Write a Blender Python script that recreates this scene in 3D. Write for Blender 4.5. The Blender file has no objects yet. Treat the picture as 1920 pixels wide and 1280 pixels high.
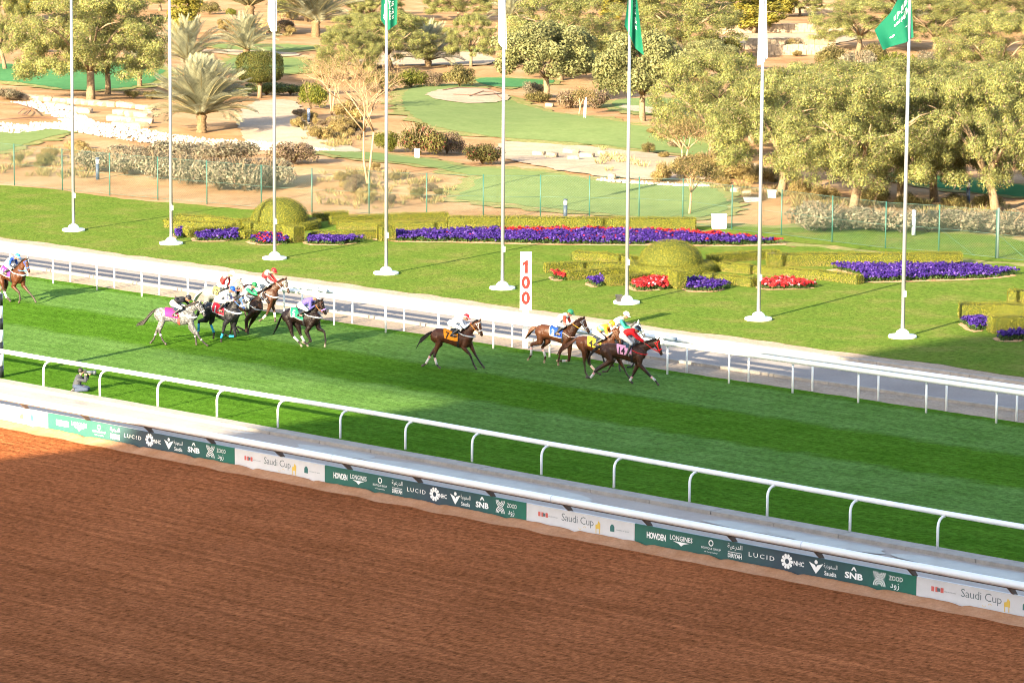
import bpy, bmesh, math, random
import numpy as np
from mathutils import Vector, Matrix, noise
from mathutils.geometry import delaunay_2d_cdt

random.seed(7)
rng = np.random.default_rng(7)
scene = bpy.context.scene
col = scene.collection
PI = math.pi

# ------------------------------------------------------------------ camera
# world: X runs down the straight (the horses run towards +X), Y across the track away from the stand, Z up
CAM = np.array([92.0, -100.0, 21.6])
PITCH, ROLL, YAW, FPX = .1429, .0065, -.7727, 6803.3
_r = np.array([math.cos(YAW), -math.sin(YAW), 0.])
_f = np.array([math.sin(YAW) * math.cos(PITCH), math.cos(YAW) * math.cos(PITCH), -math.sin(PITCH)])
_u = np.cross(_r, _f)
_right = _r * math.cos(ROLL) + _u * math.sin(ROLL)
_up = -_r * math.sin(ROLL) + _u * math.cos(ROLL)
cam_d = bpy.data.cameras.new('camera')
cam = bpy.data.objects.new('camera', cam_d)
col.objects.link(cam)
cam_d.sensor_width = 36.0
cam_d.lens = FPX / 1920 * 36.0
cam_d.clip_start = 1.0
cam_d.clip_end = 6000.0
M = Matrix(((_right[0], _up[0], -_f[0], CAM[0]), (_right[1], _up[1], -_f[1], CAM[1]),
            (_right[2], _up[2], -_f[2], CAM[2]), (0, 0, 0, 1)))
cam.matrix_world = M
scene.camera = cam

# ------------------------------------------------------------------ daylight
SUN_EL = math.radians(17.6)
SHADOW_AZ = math.radians(104.0)          # the way shadows fall, measured from +X
world = bpy.data.worlds.new('World')
scene.world = world
world.use_nodes = True
wn = world.node_tree.nodes
sky = wn.new('ShaderNodeTexSky')
sky.sky_type = 'NISHITA'
sky.sun_disc = False
sky.sun_elevation = SUN_EL
_sd = (-math.cos(SHADOW_AZ), -math.sin(SHADOW_AZ))       # horizontal direction towards the sun
sky.sun_rotation = math.atan2(_sd[0], _sd[1])
sky.air_density = 1.0
sky.dust_density = 1.8
sky.ozone_density = .6
bg = wn['Background']
bg.inputs['Strength'].default_value = 0.10
world.node_tree.links.new(sky.outputs[0], bg.inputs[0])
sun_d = bpy.data.lights.new('sun', 'SUN')
sun_d.energy = 5.0
sun_d.angle = math.radians(0.5)
sun_d.color = (1.0, 0.85, 0.58)
sun = bpy.data.objects.new('sun', sun_d)
col.objects.link(sun)
_to = Vector((_sd[0] * math.cos(SUN_EL), _sd[1] * math.cos(SUN_EL), math.sin(SUN_EL)))
sun.rotation_euler = _to.to_track_quat('Z', 'Y').to_euler()
sun.location = (0, -60, 60)
scene.view_settings.view_transform = 'Standard'
scene.view_settings.look = 'None'
scene.view_settings.gamma = 1.0
scene.view_settings.use_curve_mapping = False
scene.view_settings.exposure = 2.7
scene.render.engine = 'CYCLES'
scene.cycles.max_bounces = 5
scene.cycles.diffuse_bounces = 3
scene.cycles.glossy_bounces = 2
scene.cycles.transmission_bounces = 3
scene.cycles.transparent_max_bounces = 6
scene.cycles.use_denoising = True
scene.cycles.filter_width = 1.05

# ------------------------------------------------------------------ helpers
def hgt(x, y):
    """ground height of the park beyond the fence (numpy friendly); the racecourse itself is level"""
    d = (np.asarray(y) - (0.2285 * np.asarray(x) + 50.8)) * 0.975
    s = np.clip((d - 1.0) / 14.0, 0, 1)
    s = s * s * (3 - 2 * s)
    x = np.asarray(x); y = np.asarray(y)
    w = (np.sin(x * .17 + 1.3) * np.cos(y * .13) + .6 * np.sin(x * .09 - y * .11 + .5) + .4 * np.sin(x * .31 + y * .23))
    return s * (.32 + .26 * w)

def ray(px, py):
    dx, dy = px - 960, py - 640
    x = dx * math.cos(ROLL) + dy * math.sin(ROLL)
    y = -dx * math.sin(ROLL) + dy * math.cos(ROLL)
    return _r * x / FPX - _u * y / FPX + _f

def G(px, py, z=0.0):
    """the place on the ground (or at height z) that is seen at photograph pixel px, py"""
    d = ray(px, py)
    t1 = (-1.2 - CAM[2]) / d[2]
    if z:
        t = (z - CAM[2]) / d[2]
        return CAM + d * t
    t0 = (1.6 - CAM[2]) / d[2]
    ts = np.linspace(t0, t1, 160)
    P = CAM[None] + d[None] * ts[:, None]
    e = P[:, 2] - hgt(P[:, 0], P[:, 1])
    i = int(np.argmax(e <= 0))
    if e[i] > 0 or i == 0:
        t = -CAM[2] / d[2]
    else:
        a = e[i - 1] / (e[i - 1] - e[i])
        t = ts[i - 1] + (ts[i] - ts[i - 1]) * a
    p = CAM + d * t
    p[2] = float(hgt(p[0], p[1])) if p[1] > 25 else 0.0
    return p

def ppm(p):
    return FPX / float(np.linalg.norm(np.asarray(p) - CAM))

def lin(*c):
    """sRGB 0-255 -> linear"""
    r = []
    for v in c:
        v /= 255.0
        r.append(v / 12.92 if v < .04045 else ((v + .055) / 1.055) ** 2.4)
    return tuple(r)

class MB:
    """collects shapes and links them as one mesh object"""
    def __init__(s):
        s.v = []; s.f = []; s.m = []; s.c = []; s.smooth = []
    def add(s, vs, fs, mi=0, c=(1, 1, 1), smooth=False):
        b = len(s.v)
        s.v.extend([tuple(map(float, v)) for v in vs])
        s.c.extend([c] * len(vs))
        for f in fs:
            s.f.append(tuple(i + b for i in f)); s.m.append(mi); s.smooth.append(smooth)
        return s
    def box(s, x0, x1, y0, y1, z0, z1, mi=0, c=(1, 1, 1)):
        vs = [(x0, y0, z0), (x1, y0, z0), (x1, y1, z0), (x0, y1, z0), (x0, y0, z1), (x1, y0, z1), (x1, y1, z1), (x0, y1, z1)]
        return s.add(vs, [(0, 3, 2, 1), (4, 5, 6, 7), (0, 1, 5, 4), (1, 2, 6, 5), (2, 3, 7, 6), (3, 0, 4, 7)], mi, c)
    def tube(s, pts, rad, n=8, mi=0, c=(1, 1, 1), cap=True, squash=None, smooth=True, up=None):
        pts = [Vector(p) for p in pts]
        if not hasattr(rad, '__len__'): rad = [rad] * len(pts)
        vs = []; ref = Vector(up) if up else None
        prev = None
        for i, p in enumerate(pts):
            a = pts[max(i - 1, 0)]; b = pts[min(i + 1, len(pts) - 1)]
            t = (b - a)
            t = t.normalized() if t.length > 1e-9 else Vector((0, 0, 1))
            if prev is None:
                q = ref if ref else (Vector((0, 0, 1)) if abs(t.z) < .9 else Vector((1, 0, 0)))
            else:
                q = prev
            n1 = (q - t * q.dot(t))
            if n1.length < 1e-6:
                n1 = t.orthogonal()
            n1.normalize(); n2 = t.cross(n1); prev = n1
            r = rad[i]
            ra, rb = (r, r) if not hasattr(r, '__len__') else r
            if squash: rb *= squash
            for k in range(n):
                ang = 2 * PI * k / n
                vs.append(p + n1 * (math.cos(ang) * ra) + n2 * (math.sin(ang) * rb))
        fs = []
        for i in range(len(pts) - 1):
            for k in range(n):
                k2 = (k + 1) % n
                fs.append((i * n + k, i * n + k2, (i + 1) * n + k2, (i + 1) * n + k))
        if cap:
            fs.append(tuple(range(n - 1, -1, -1)))
            L = (len(pts) - 1) * n
            fs.append(tuple(range(L, L + n)))
        return s.add(vs, fs, mi, c, smooth)
    def capsule(s, p0, r0, p1, r1, n=10, c=(1, 1, 1)):
        p0 = Vector(p0); p1 = Vector(p1)
        d = p1 - p0
        L = d.length
        t = d / L if L > 1e-6 else Vector((0, 0, 1))
        pts = []; rr = []
        for a in (-85, -55, -28): pts.append(p0 + t * (r0 * math.sin(math.radians(a)))); rr.append(r0 * math.cos(math.radians(a)))
        pts.append(p0); rr.append(r0)
        if L > 1e-6: pts.append(p1); rr.append(r1)
        for a in (28, 55, 85): pts.append(p1 + t * (r1 * math.sin(math.radians(a)))); rr.append(r1 * math.cos(math.radians(a)))
        return s.tube(pts, rr, n, c=c)
    def ell(s, p, r, n=12, c=(1, 1, 1), mi=0, lo=-89, hi=89, smooth=True):
        p = Vector(p); vs = []; fs = []
        m = 8
        for i in range(m + 1):
            a = math.radians(lo + (hi - lo) * i / m)
            for k in range(n):
                b = 2 * PI * k / n
                vs.append((p.x + r[0] * math.cos(a) * math.cos(b), p.y + r[1] * math.cos(a) * math.sin(b), p.z + r[2] * math.sin(a)))
        for i in range(m):
            for k in range(n):
                k2 = (k + 1) % n
                fs.append((i * n + k, i * n + k2, (i + 1) * n + k2, (i + 1) * n + k))
        fs.append(tuple(range(n - 1, -1, -1))); fs.append(tuple(range(m * n, m * n + n)))
        return s.add(vs, fs, mi, c, smooth)
    def lathe(s, prof, n=20, mi=0, c=(1, 1, 1), o=(0, 0, 0), smooth=True):
        vs = []; fs = []
        for r, z in prof:
            for k in range(n):
                b = 2 * PI * k / n
                vs.append((o[0] + r * math.cos(b), o[1] + r * math.sin(b), o[2] + z))
        for i in range(len(prof) - 1):
            for k in range(n):
                k2 = (k + 1) % n
                fs.append((i * n + k, i * n + k2, (i + 1) * n + k2, (i + 1) * n + k))
        fs.append(tuple(range(n - 1, -1, -1))); fs.append(tuple(range((len(prof) - 1) * n, len(prof) * n)))
        return s.add(vs, fs, mi, c, smooth)
    def mesh(s, name, mats=None, colattr=False):
        me = bpy.data.meshes.new(name)
        me.from_pydata(s.v, [], s.f)
        for m in (mats or []): me.materials.append(m)
        if len(mats or []) > 1: me.polygons.foreach_set('material_index', s.m)
        me.polygons.foreach_set('use_smooth', s.smooth)
        if colattr:
            a = me.color_attributes.new('tint', 'FLOAT_COLOR', 'POINT')
            a.data.foreach_set('color', np.array([(*c, 1.0) for c in s.c], dtype=np.float32).ravel())
        me.update()
        return me
    def build(s, name, mats, parent=None, colattr=False, loc=None):
        if not isinstance(mats, (list, tuple)): mats = [mats]
        return link(name, s.mesh(name, mats, colattr), parent, loc)

def link(name, me, parent=None, loc=None, rz=None):
    o = bpy.data.objects.new(name, me)
    col.objects.link(o)
    if parent is not None: o.parent = parent
    if loc is not None: o.location = loc
    if rz is not None: o.rotation_euler = (0, 0, rz)
    return o

def tag(o, label, cat, group=None):
    o['label'] = label; o['category'] = cat
    if group: o['group'] = group
    return o

def thing(name, label, cat, loc=(0, 0, 0), rz=0.0, group=None):
    o = link(name, None, None, tuple(map(float, loc)), rz)
    o.empty_display_size = .2
    return tag(o, label, cat, group)

def struct(o, kind='structure'):
    o['kind'] = kind
    return o

def kids(o):
    return [c for c in bpy.data.objects if c.parent is o]

def dup(root, loc, rz=None, scale=None, label=None, name=None):
    r = root.copy(); col.objects.link(r)
    r.location = loc
    if rz is not None: r.rotation_euler = (0, 0, rz)
    if scale is not None: r.scale = scale
    if label: r['label'] = label
    for ch in root.children:
        c = ch.copy(); col.objects.link(c); c.parent = r
        for g in ch.children:
            d = g.copy(); col.objects.link(d); d.parent = c
    return r

# ------------------------------------------------------------------ materials
def mat(name, color=(.5, .5, .5), rough=.6, spec=.3, var=0.0, vscale=3.0, bump=0.0, bscale=20.0, bdist=.02, tint=False, coat=0.0, trans=0.0, metal=0.0, dark=None, detail=5):
    m = bpy.data.materials.new(name); m.use_nodes = True
    nt = m.node_tree; N = nt.nodes; L = nt.links
    b = N['Principled BSDF']
    b.inputs['Roughness'].default_value = rough
    b.inputs['Specular IOR Level'].default_value = spec
    b.inputs['Coat Weight'].default_value = coat
    b.inputs['Metallic'].default_value = metal
    src = None
    if tint:
        a = N.new('ShaderNodeAttribute'); a.attribute_name = 'tint'; src = a.outputs['Color']
    geo = N.new('ShaderNodeNewGeometry')
    if var > 0 or dark is not None:
        nz = N.new('ShaderNodeTexNoise'); nz.inputs['Scale'].default_value = vscale; nz.inputs['Detail'].default_value = detail
        nz.inputs['Roughness'].default_value = .65
        L.new(geo.outputs['Position'], nz.inputs['Vector'])
        rp = N.new('ShaderNodeValToRGB')
        rp.color_ramp.elements[0].position = .33; rp.color_ramp.elements[1].position = .67
        if dark is not None:
            rp.color_ramp.elements[0].color = (*dark, 1); rp.color_ramp.elements[1].color = (*color, 1)
        else:
            k0, k1 = 1 - var, 1 + var
            base = (1, 1, 1) if tint else color
            rp.color_ramp.elements[0].color = (*[c * k0 for c in base], 1); rp.color_ramp.elements[1].color = (*[c * k1 for c in base], 1)
        L.new(nz.outputs['Fac'], rp.inputs['Fac'])
        if src is not None:
            mx = N.new('ShaderNodeMix'); mx.data_type = 'RGBA'; mx.blend_type = 'MULTIPLY'; mx.inputs[0].default_value = 1.0
            L.new(src, mx.inputs[6]); L.new(rp.outputs['Color'], mx.inputs[7]); src = mx.outputs[2]
        else:
            src = rp.outputs['Color']
    if src is not None: L.new(src, b.inputs['Base Color'])
    else: b.inputs['Base Color'].default_value = (*color, 1)
    if bump > 0:
        nb = N.new('ShaderNodeTexNoise'); nb.inputs['Scale'].default_value = bscale; nb.inputs['Detail'].default_value = 4
        L.new(geo.outputs['Position'], nb.inputs['Vector'])
        bp = N.new('ShaderNodeBump'); bp.inputs['Strength'].default_value = bump; bp.inputs['Distance'].default_value = bdist
        L.new(nb.outputs['Fac'], bp.inputs['Height']); L.new(bp.outputs['Normal'], b.inputs['Normal'])
    if trans > 0:
        tr = N.new('ShaderNodeBsdfTranslucent')
        if src is not None: L.new(src, tr.inputs['Color'])
        else: tr.inputs['Color'].default_value = (*color, 1)
        ms = N.new('ShaderNodeMixShader'); ms.inputs[0].default_value = trans
        out = N['Material Output']
        L.new(b.outputs[0], ms.inputs[1]); L.new(tr.outputs[0], ms.inputs[2]); L.new(ms.outputs[0], out.inputs['Surface'])
    return m

def ground_mat(name, stops, scale, rough=.95, bump=.5, bscale=14, bdist=.04, stripes=None, fine=None, stretch=(1, 1, 1), rot=0):
    """two noises mixed: broad patches and a fine grain; optional mowing stripes across Y, their sheen set as colour"""
    m = bpy.data.materials.new(name); m.use_nodes = True
    nt = m.node_tree; N = nt.nodes; L = nt.links
    b = N['Principled BSDF']; b.inputs['Roughness'].default_value = rough; b.inputs['Specular IOR Level'].default_value = 0.0
    geo = N.new('ShaderNodeNewGeometry')
    mp = N.new('ShaderNodeMapping'); mp.inputs['Scale'].default_value = stretch
    L.new(geo.outputs['Position'], mp.inputs['Vector'])
    n1 = N.new('ShaderNodeTexNoise'); n1.inputs['Scale'].default_value = scale; n1.inputs['Detail'].default_value = 6; n1.inputs['Roughness'].default_value = .6
    L.new(geo.outputs['Position'], n1.inputs['Vector'])
    r1 = N.new('ShaderNodeValToRGB')
    el = r1.color_ramp.elements
    while len(el) < len(stops): el.new(.5)
    for e, (p, c) in zip(el, stops): e.position = p; e.color = (*c, 1)
    L.new(n1.outputs['Fac'], r1.inputs['Fac'])
    src = r1.outputs['Color']
    fs, famt = fine if fine else (9.0, .35)
    n2 = N.new('ShaderNodeTexNoise'); n2.inputs['Scale'].default_value = fs; n2.inputs['Detail'].default_value = 7; n2.inputs['Roughness'].default_value = .75
    L.new(mp.outputs['Vector'], n2.inputs['Vector'])
    mr = N.new('ShaderNodeMapRange'); mr.inputs['From Min'].default_value = .3; mr.inputs['From Max'].default_value = .7
    mr.inputs['To Min'].default_value = 1 - famt; mr.inputs['To Max'].default_value = 1 + famt
    L.new(n2.outputs['Fac'], mr.inputs['Value'])
    mx = N.new('ShaderNodeMix'); mx.data_type = 'RGBA'; mx.blend_type = 'MULTIPLY'; mx.inputs[0].default_value = 1
    L.new(src, mx.inputs[6]); L.new(mr.outputs['Result'], mx.inputs[7]); src = mx.outputs[2]
    if stripes:  # sheen of the mown grass painted as lighter and darker bands
        y0, width, tint = stripes
        sp = N.new('ShaderNodeSeparateXYZ'); L.new(geo.outputs['Position'], sp.inputs[0])
        n3 = N.new('ShaderNodeTexNoise'); n3.inputs['Scale'].default_value = .8; n3.inputs['Detail'].default_value = 6
        L.new(geo.outputs['Position'], n3.inputs['Vector'])
        ma = N.new('ShaderNodeMath'); ma.operation = 'MULTIPLY_ADD'; ma.inputs[1].default_value = 1.6; L.new(n3.outputs['Fac'], ma.inputs[0]); L.new(sp.outputs['Y'], ma.inputs[2])
        mb = N.new('ShaderNodeMath'); mb.operation = 'SUBTRACT'; mb.inputs[1].default_value = y0 + .8; L.new(ma.outputs[0], mb.inputs[0])
        mc = N.new('ShaderNodeMath'); mc.operation = 'MULTIPLY'; mc.inputs[1].default_value = PI / width; L.new(mb.outputs[0], mc.inputs[0])
        md = N.new('ShaderNodeMath'); md.operation = 'SINE'; L.new(mc.outputs[0], md.inputs[0])
        me_ = N.new('ShaderNodeMapRange'); me_.inputs['From Min'].default_value = -.22; me_.inputs['From Max'].default_value = .22
        L.new(md.outputs[0], me_.inputs['Value'])
        mx2 = N.new('ShaderNodeMix'); mx2.data_type = 'RGBA'; mx2.blend_type = 'MULTIPLY'
        L.new(me_.outputs['Result'], mx2.inputs[0]); L.new(src, mx2.inputs[6]); mx2.inputs[7].default_value = (*tint, 1); src = mx2.outputs[2]
    if stripes:        # narrower mower passes inside the broad bands, sheen again as colour
        sa = N.new('ShaderNodeMath'); sa.operation = 'MULTIPLY_ADD'; sa.inputs[1].default_value = .5; L.new(n3.outputs['Fac'], sa.inputs[0]); L.new(sp.outputs['Y'], sa.inputs[2])
        sb = N.new('ShaderNodeMath'); sb.operation = 'MULTIPLY'; sb.inputs[1].default_value = 2 * PI / 1.02; L.new(sa.outputs[0], sb.inputs[0])
        sc_ = N.new('ShaderNodeMath'); sc_.operation = 'SINE'; L.new(sb.outputs[0], sc_.inputs[0])
        sd_ = N.new('ShaderNodeMapRange'); sd_.inputs['From Min'].default_value = -.6; sd_.inputs['From Max'].default_value = .6; sd_.inputs['To Min'].default_value = .93; sd_.inputs['To Max'].default_value = 1.05; L.new(sc_.outputs[0], sd_.inputs[0])
        m3 = N.new('ShaderNodeMix'); m3.data_type = 'RGBA'; m3.blend_type = 'MULTIPLY'; m3.inputs[0].default_value = 1
        L.new(src, m3.inputs[6]); L.new(sd_.outputs[0], m3.inputs[7]); src = m3.outputs[2]
    L.new(src, b.inputs['Base Color'])
    if bump:
        nb = N.new('ShaderNodeTexNoise'); nb.inputs['Scale'].default_value = bscale; nb.inputs['Detail'].default_value = 5; nb.inputs['Roughness'].default_value = .7
        L.new(mp.outputs['Vector'], nb.inputs['Vector'])
        bp = N.new('ShaderNodeBump'); bp.inputs['Strength'].default_value = bump; bp.inputs['Distance'].default_value = bdist
        L.new(nb.outputs['Fac'], bp.inputs['Height']); L.new(bp.outputs['Normal'], b.inputs['Normal'])
    return m

WHITE = mat('white_paint', (.66, .665, .665), .35, .5)
WHITE_ROUGH = mat('white_plaster', (.72, .71, .68), .8, .2, var=.08, vscale=6)
CONC = mat('pale_concrete', (.25, .225, .20), .9, .2, var=.16, vscale=2.5, bump=.3, bscale=30, bdist=.01)
STONE = mat('pale_limestone', (.26, .20, .14), .9, .2, var=.18, vscale=5, bump=.5, bscale=12, bdist=.03)
BLACK = mat('black_paint', (.012, .013, .016), .4, .4)
BARK = mat('grey_brown_bark', (.165, .12, .075), .95, .1, var=.35, vscale=9, bump=.6, bscale=18, bdist=.03)
BARK_DARK = mat('dark_bark', (.09, .06, .04), .95, .1, var=.35, vscale=9, bump=.6, bscale=18, bdist=.03)
STEEL = mat('silver_pole', (.27, .275, .30), .30, .5, metal=.5)
GREEN_STEEL = mat('green_fence_paint', (.018, .075, .06), .5, .4)

# ------------------------------------------------------------------ ground of the racecourse
def strip(name, y0, y1, z, m, x0=-150., x1=120., nx=1, wob=0.0, wob1=0.0, kind='structure', step=.35):
    """a level band along the track; wob roughens its far (wob1) and near edges"""
    if wob == 0 and wob1 == 0:
        mb = MB(); mb.add([(x0, y0, z), (x1, y0, z), (x1, y1, z), (x0, y1, z)], [(0, 1, 2, 3)])
    else:
        mb = MB(); n = int((x1 - x0) / step); vs = []; fs = []
        for i in range(n + 1):
            x = x0 + (x1 - x0) * i / n
            a = noise.noise((x * .9, y0, 1.0)) + .6 * noise.noise((x * 3.1, y0, 4.0))
            b = noise.noise((x * .9, y1, 7.0)) + .6 * noise.noise((x * 3.1, y1, 2.0))
            vs += [(x, y0 + a * wob, z), (x, y1 + b * wob1, z)]
        for i in range(n): fs.append((2 * i, 2 * i + 2, 2 * i + 3, 2 * i + 1))
        mb.add(vs, fs)
    return struct(mb.build(name, m), kind)

DIRT = ground_mat('red_sand', [(.3, (.300, .095, .034)), (.7, (.372, .121, .046))], .35, bump=1.0, bscale=4.5, bdist=.16, fine=(4.2, .60), stretch=(1.5, .85, 1))
# harrow lines that run along the track
nt = DIRT.node_tree; N = nt.nodes; L = nt.links
geo = N.new('ShaderNodeNewGeometry'); sp = N.new('ShaderNodeSeparateXYZ'); L.new(geo.outputs['Position'], sp.inputs[0])
nz = N.new('ShaderNodeTexNoise'); nz.inputs['Scale'].default_value = .6; nz.inputs['Detail'].default_value = 3; L.new(geo.outputs['Position'], nz.inputs['Vector'])
ma = N.new('ShaderNodeMath'); ma.operation = 'MULTIPLY_ADD'; ma.inputs[1].default_value = .35; L.new(nz.outputs['Fac'], ma.inputs[0]); L.new(sp.outputs['Y'], ma.inputs[2])
mc = N.new('ShaderNodeMath'); mc.operation = 'MULTIPLY'; mc.inputs[1].default_value = 2 * PI / .62; L.new(ma.outputs[0], mc.inputs[0])
md = N.new('ShaderNodeMath'); md.operation = 'SINE'; L.new(mc.outputs[0], md.inputs[0])
b2 = N.new('ShaderNodeBump'); b2.inputs['Strength'].default_value = .35; b2.inputs['Distance'].default_value = .02
L.new(md.outputs[0], b2.inputs['Height'])
bs = N['Principled BSDF']; old = bs.inputs['Normal'].links[0].from_socket
L.new(old, b2.inputs['Normal']); L.new(b2.outputs['Normal'], bs.inputs['Normal'])
oc = bs.inputs['Base Color'].links[0].from_socket
fr = N.new('ShaderNodeMapRange'); fr.inputs['From Min'].default_value = -1; fr.inputs['To Min'].default_value = .95; fr.inputs['To Max'].default_value = 1.05
L.new(md.outputs[0], fr.inputs[0])
mm_ = N.new('ShaderNodeMix'); mm_.data_type = 'RGBA'; mm_.blend_type = 'MULTIPLY'; mm_.inputs[0].default_value = 1      # sand coloured darker in the furrows
L.new(oc, mm_.inputs[6]); L.new(fr.outputs[0], mm_.inputs[7])
def extra(src, scale, vec_scale, lo, hi, t0, t1):
    mp_ = N.new('ShaderNodeMapping'); mp_.inputs['Scale'].default_value = vec_scale; L.new(geo.outputs['Position'], mp_.inputs['Vector'])
    n_ = N.new('ShaderNodeTexNoise'); n_.inputs['Scale'].default_value = scale; n_.inputs['Detail'].default_value = 3; L.new(mp_.outputs[0], n_.inputs['Vector'])
    r_ = N.new('ShaderNodeMapRange'); r_.inputs['From Min'].default_value = lo; r_.inputs['From Max'].default_value = hi; r_.inputs['To Min'].default_value = t0; r_.inputs['To Max'].default_value = t1; L.new(n_.outputs['Fac'], r_.inputs[0])
    x_ = N.new('ShaderNodeMix'); x_.data_type = 'RGBA'; x_.blend_type = 'MULTIPLY'; x_.inputs[0].default_value = 1
    L.new(src, x_.inputs[6]); L.new(r_.outputs[0], x_.inputs[7]); return x_.outputs[2]
s_ = extra(mm_.outputs[2], 1.0, (.02, 2.3, 1), .3, .7, .84, 1.14)        # passes of the harrow
s_ = extra(s_, 6.5, (1.6, .8, 1), .36, .47, .62, 1.0)                     # dark specks scattered at random
s_ = extra(s_, 1.0, (.006, 6.0, 1), .32, .68, .84, 1.13)
s_ = extra(s_, .16, (1, 1, 1), .3, .7, .90, 1.10)
L.new(s_, bs.inputs['Base Color'])

TURF = ground_mat('turf', [(.28, (.058, .122, .024)), (.72, (.086, .160, .040))], .5, bump=.8, bscale=9, bdist=.06, stripes=(-4.6, 5.1, (.66, .79, .34)), fine=(4.5, .60), stretch=(.9, 1.1, 1))
LAWN = ground_mat('lawn_grass', [(.25, (.066, .118, .018)), (.5, (.088, .130, .022)), (.68, (.125, .135, .036)), (.85, (.18, .145, .060))], .42, bump=.9, bscale=7, bdist=.07, fine=(4.0, .50))
SAND = ground_mat('desert_sand', [(.3, (.205, .112, .056)), (.5, (.275, .168, .090)), (.72, (.335, .23, .142))], .22, bump=.6, bscale=4, bdist=.06, fine=(3.0, .20))
PALE_SAND = ground_mat('pale_sand', [(.3, (.25, .195, .145)), (.7, (.31, .25, .20))], .8, bump=.5, bscale=8, bdist=.04, fine=(6, .25))
PATH = ground_mat('path_sand', [(.3, (.27, .205, .15)), (.7, (.33, .265, .205))], .6, bump=.5, bscale=8, bdist=.04, fine=(5, .22))
ASPH = ground_mat('grey_road', [(.3, (.20, .178, .168)), (.7, (.245, .222, .21))], .35, bump=.15, bscale=30, bdist=.01, fine=(8, .10))
PAVE = ground_mat('walkway_concrete', [(.3, (.285, .250, .225)), (.7, (.335, .30, .27))], .5, bump=.12, bscale=20, bdist=.01, fine=(7, .08))
GOLF = ground_mat('golf_turf', [(.28, (.108, .150, .056)), (.72, (.138, .175, .070))], .5, bump=.25, bscale=6, bdist=.03, fine=(2.2, .14))
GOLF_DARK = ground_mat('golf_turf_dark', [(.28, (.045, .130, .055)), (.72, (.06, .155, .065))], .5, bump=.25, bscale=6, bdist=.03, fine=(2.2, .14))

# dirt track: gently uneven sheet, drawn as one sheet under the whole near side
strip('dirt_track', -72, -20.62, 0.0, DIRT, x0=-60, x1=110)
strip('turf_track', -14.3, 6.25, 0.0, TURF, wob1=.10)
strip('sand_verge', 5.9, 8.35, -.02, PALE_SAND)
strip('service_road', 8.3, 13.45, .004, ASPH)
strip('road_shoulder', 13.6, 15.9, .0, PALE_SAND)

def kerb_run(name, label, y0, y1, z0, z1, m, xs, gap=.012):
    t = thing(name, label, 'kerb', (0, 0, 0))
    prot = {}
    for a, b in zip(xs[:-1], xs[1:]):
        key = round(b - a, 3)
        if key not in prot:
            w = b - a - gap
            bb = MB().box(0, w, y0, y1, z0, z1)
            prot[key] = bb.mesh('kerb_stone', [m])
        o = link('kerb_stone', prot[key], t, (a, random.uniform(-.006, .006), random.uniform(-.006, .006)))
    return t

xs = [x * 0.93 for x in range(-78, 22)]
kerb_run('road_kerb', 'pale kerb of concrete blocks between the service road and the lawn', 13.45, 13.7, -.05, .13, CONC, xs)
kerb_run('verge_kerb', 'low kerb of concrete blocks between the service road and the sand verge', 8.15, 8.35, -.05, .09, CONC, xs)

# walkway between the dirt track and the turf
strip('walkway', -20.35, -14.90, -.09, PAVE)
xs = [x * 2.6 - .3 for x in range(-20, 22)]
kerb_run('coping_kerb', 'long pale coping of concrete blocks along the near edge of the turf', -14.95, -14.3, -.2, .03, CONC, xs, gap=.02)
WET = mat('wet_concrete', (.215, .19, .17), .42, .25, var=.12, vscale=2)
def puddle(cx, cy, rx, ry, seed):
    mb = MB(); vs = [(cx, cy, -.086 + .0013 * seed)]; n = 40
    for k in range(n):
        a = 2 * PI * k / n
        r = 1 + .35 * noise.noise((math.cos(a) * 1.4, math.sin(a) * 1.4, seed))
        vs.append((cx + rx * r * math.cos(a), cy + ry * r * math.sin(a), -.086 + .0013 * seed))
    mb.add(vs, [(0, 1 + k, 1 + (k + 1) % n) for k in range(n)])
    return struct(mb.build('wet_patch', WET))
for i, (px, py, rx, ry) in enumerate([(130, 747, 2.2, .25), (440, 797, 1.6, .25), (650, 838, 2.0, .55), (930, 890, 6.0, .75), (1450, 985, 2.4, .5), (1560, 1008, 2.5, .55), (1830, 1062, 3.0, .6)]):
    p = G(px, py); puddle(p[0], -14.98 - ry * 1.35, rx, ry, i * 3.3)

# ------------------------------------------------------------------ the park behind the course
def terrain():
    xs = np.arange(-330, 121, 2.5); ys = np.concatenate([[15.5, 16.5], np.arange(18, 340, 2.5)])
    X, Y = np.meshgrid(xs, ys)
    Z = hgt(X, Y) - .03
    v = np.stack([X, Y, Z], -1).reshape(-1, 3)
    nx = len(xs); fs = []
    for j in range(len(ys) - 1):
        for i in range(nx - 1):
            a = j * nx + i
            fs.append((a, a + 1, a + nx + 1, a + nx))
    me = bpy.data.meshes.new('desert_ground'); me.from_pydata(v.tolist(), [], fs); me.materials.append(SAND)
    me.polygons.foreach_set('use_smooth', [True] * len(fs))
    return struct(link('desert_ground', me))
terrain()
mb = MB(); mb.add([(-3500, -3500, -.45), (3500, -3500, -.45), (3500, 3500, -.45), (-3500, 3500, -.45)], [(0, 1, 2, 3)])
struct(mb.build('far_ground', SAND))
mb = MB(); mb.add([(-60, -126, -.02), (220, -126, -.02), (220, -72, -.02), (-60, -72, -.02)], [(0, 1, 2, 3)])
struct(mb.build('apron', PAVE))

def inside(P, poly):
    x, y = P[:, 0], P[:, 1]; r = np.zeros(len(P), bool)
    j = len(poly) - 1
    for i in range(len(poly)):
        xi, yi = poly[i]; xj, yj = poly[j]
        c = ((yi > y) != (yj > y)) & (x < (xj - xi) * (y - yi) / (yj - yi + 1e-12) + xi)
        r ^= c; j = i
    return r

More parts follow.
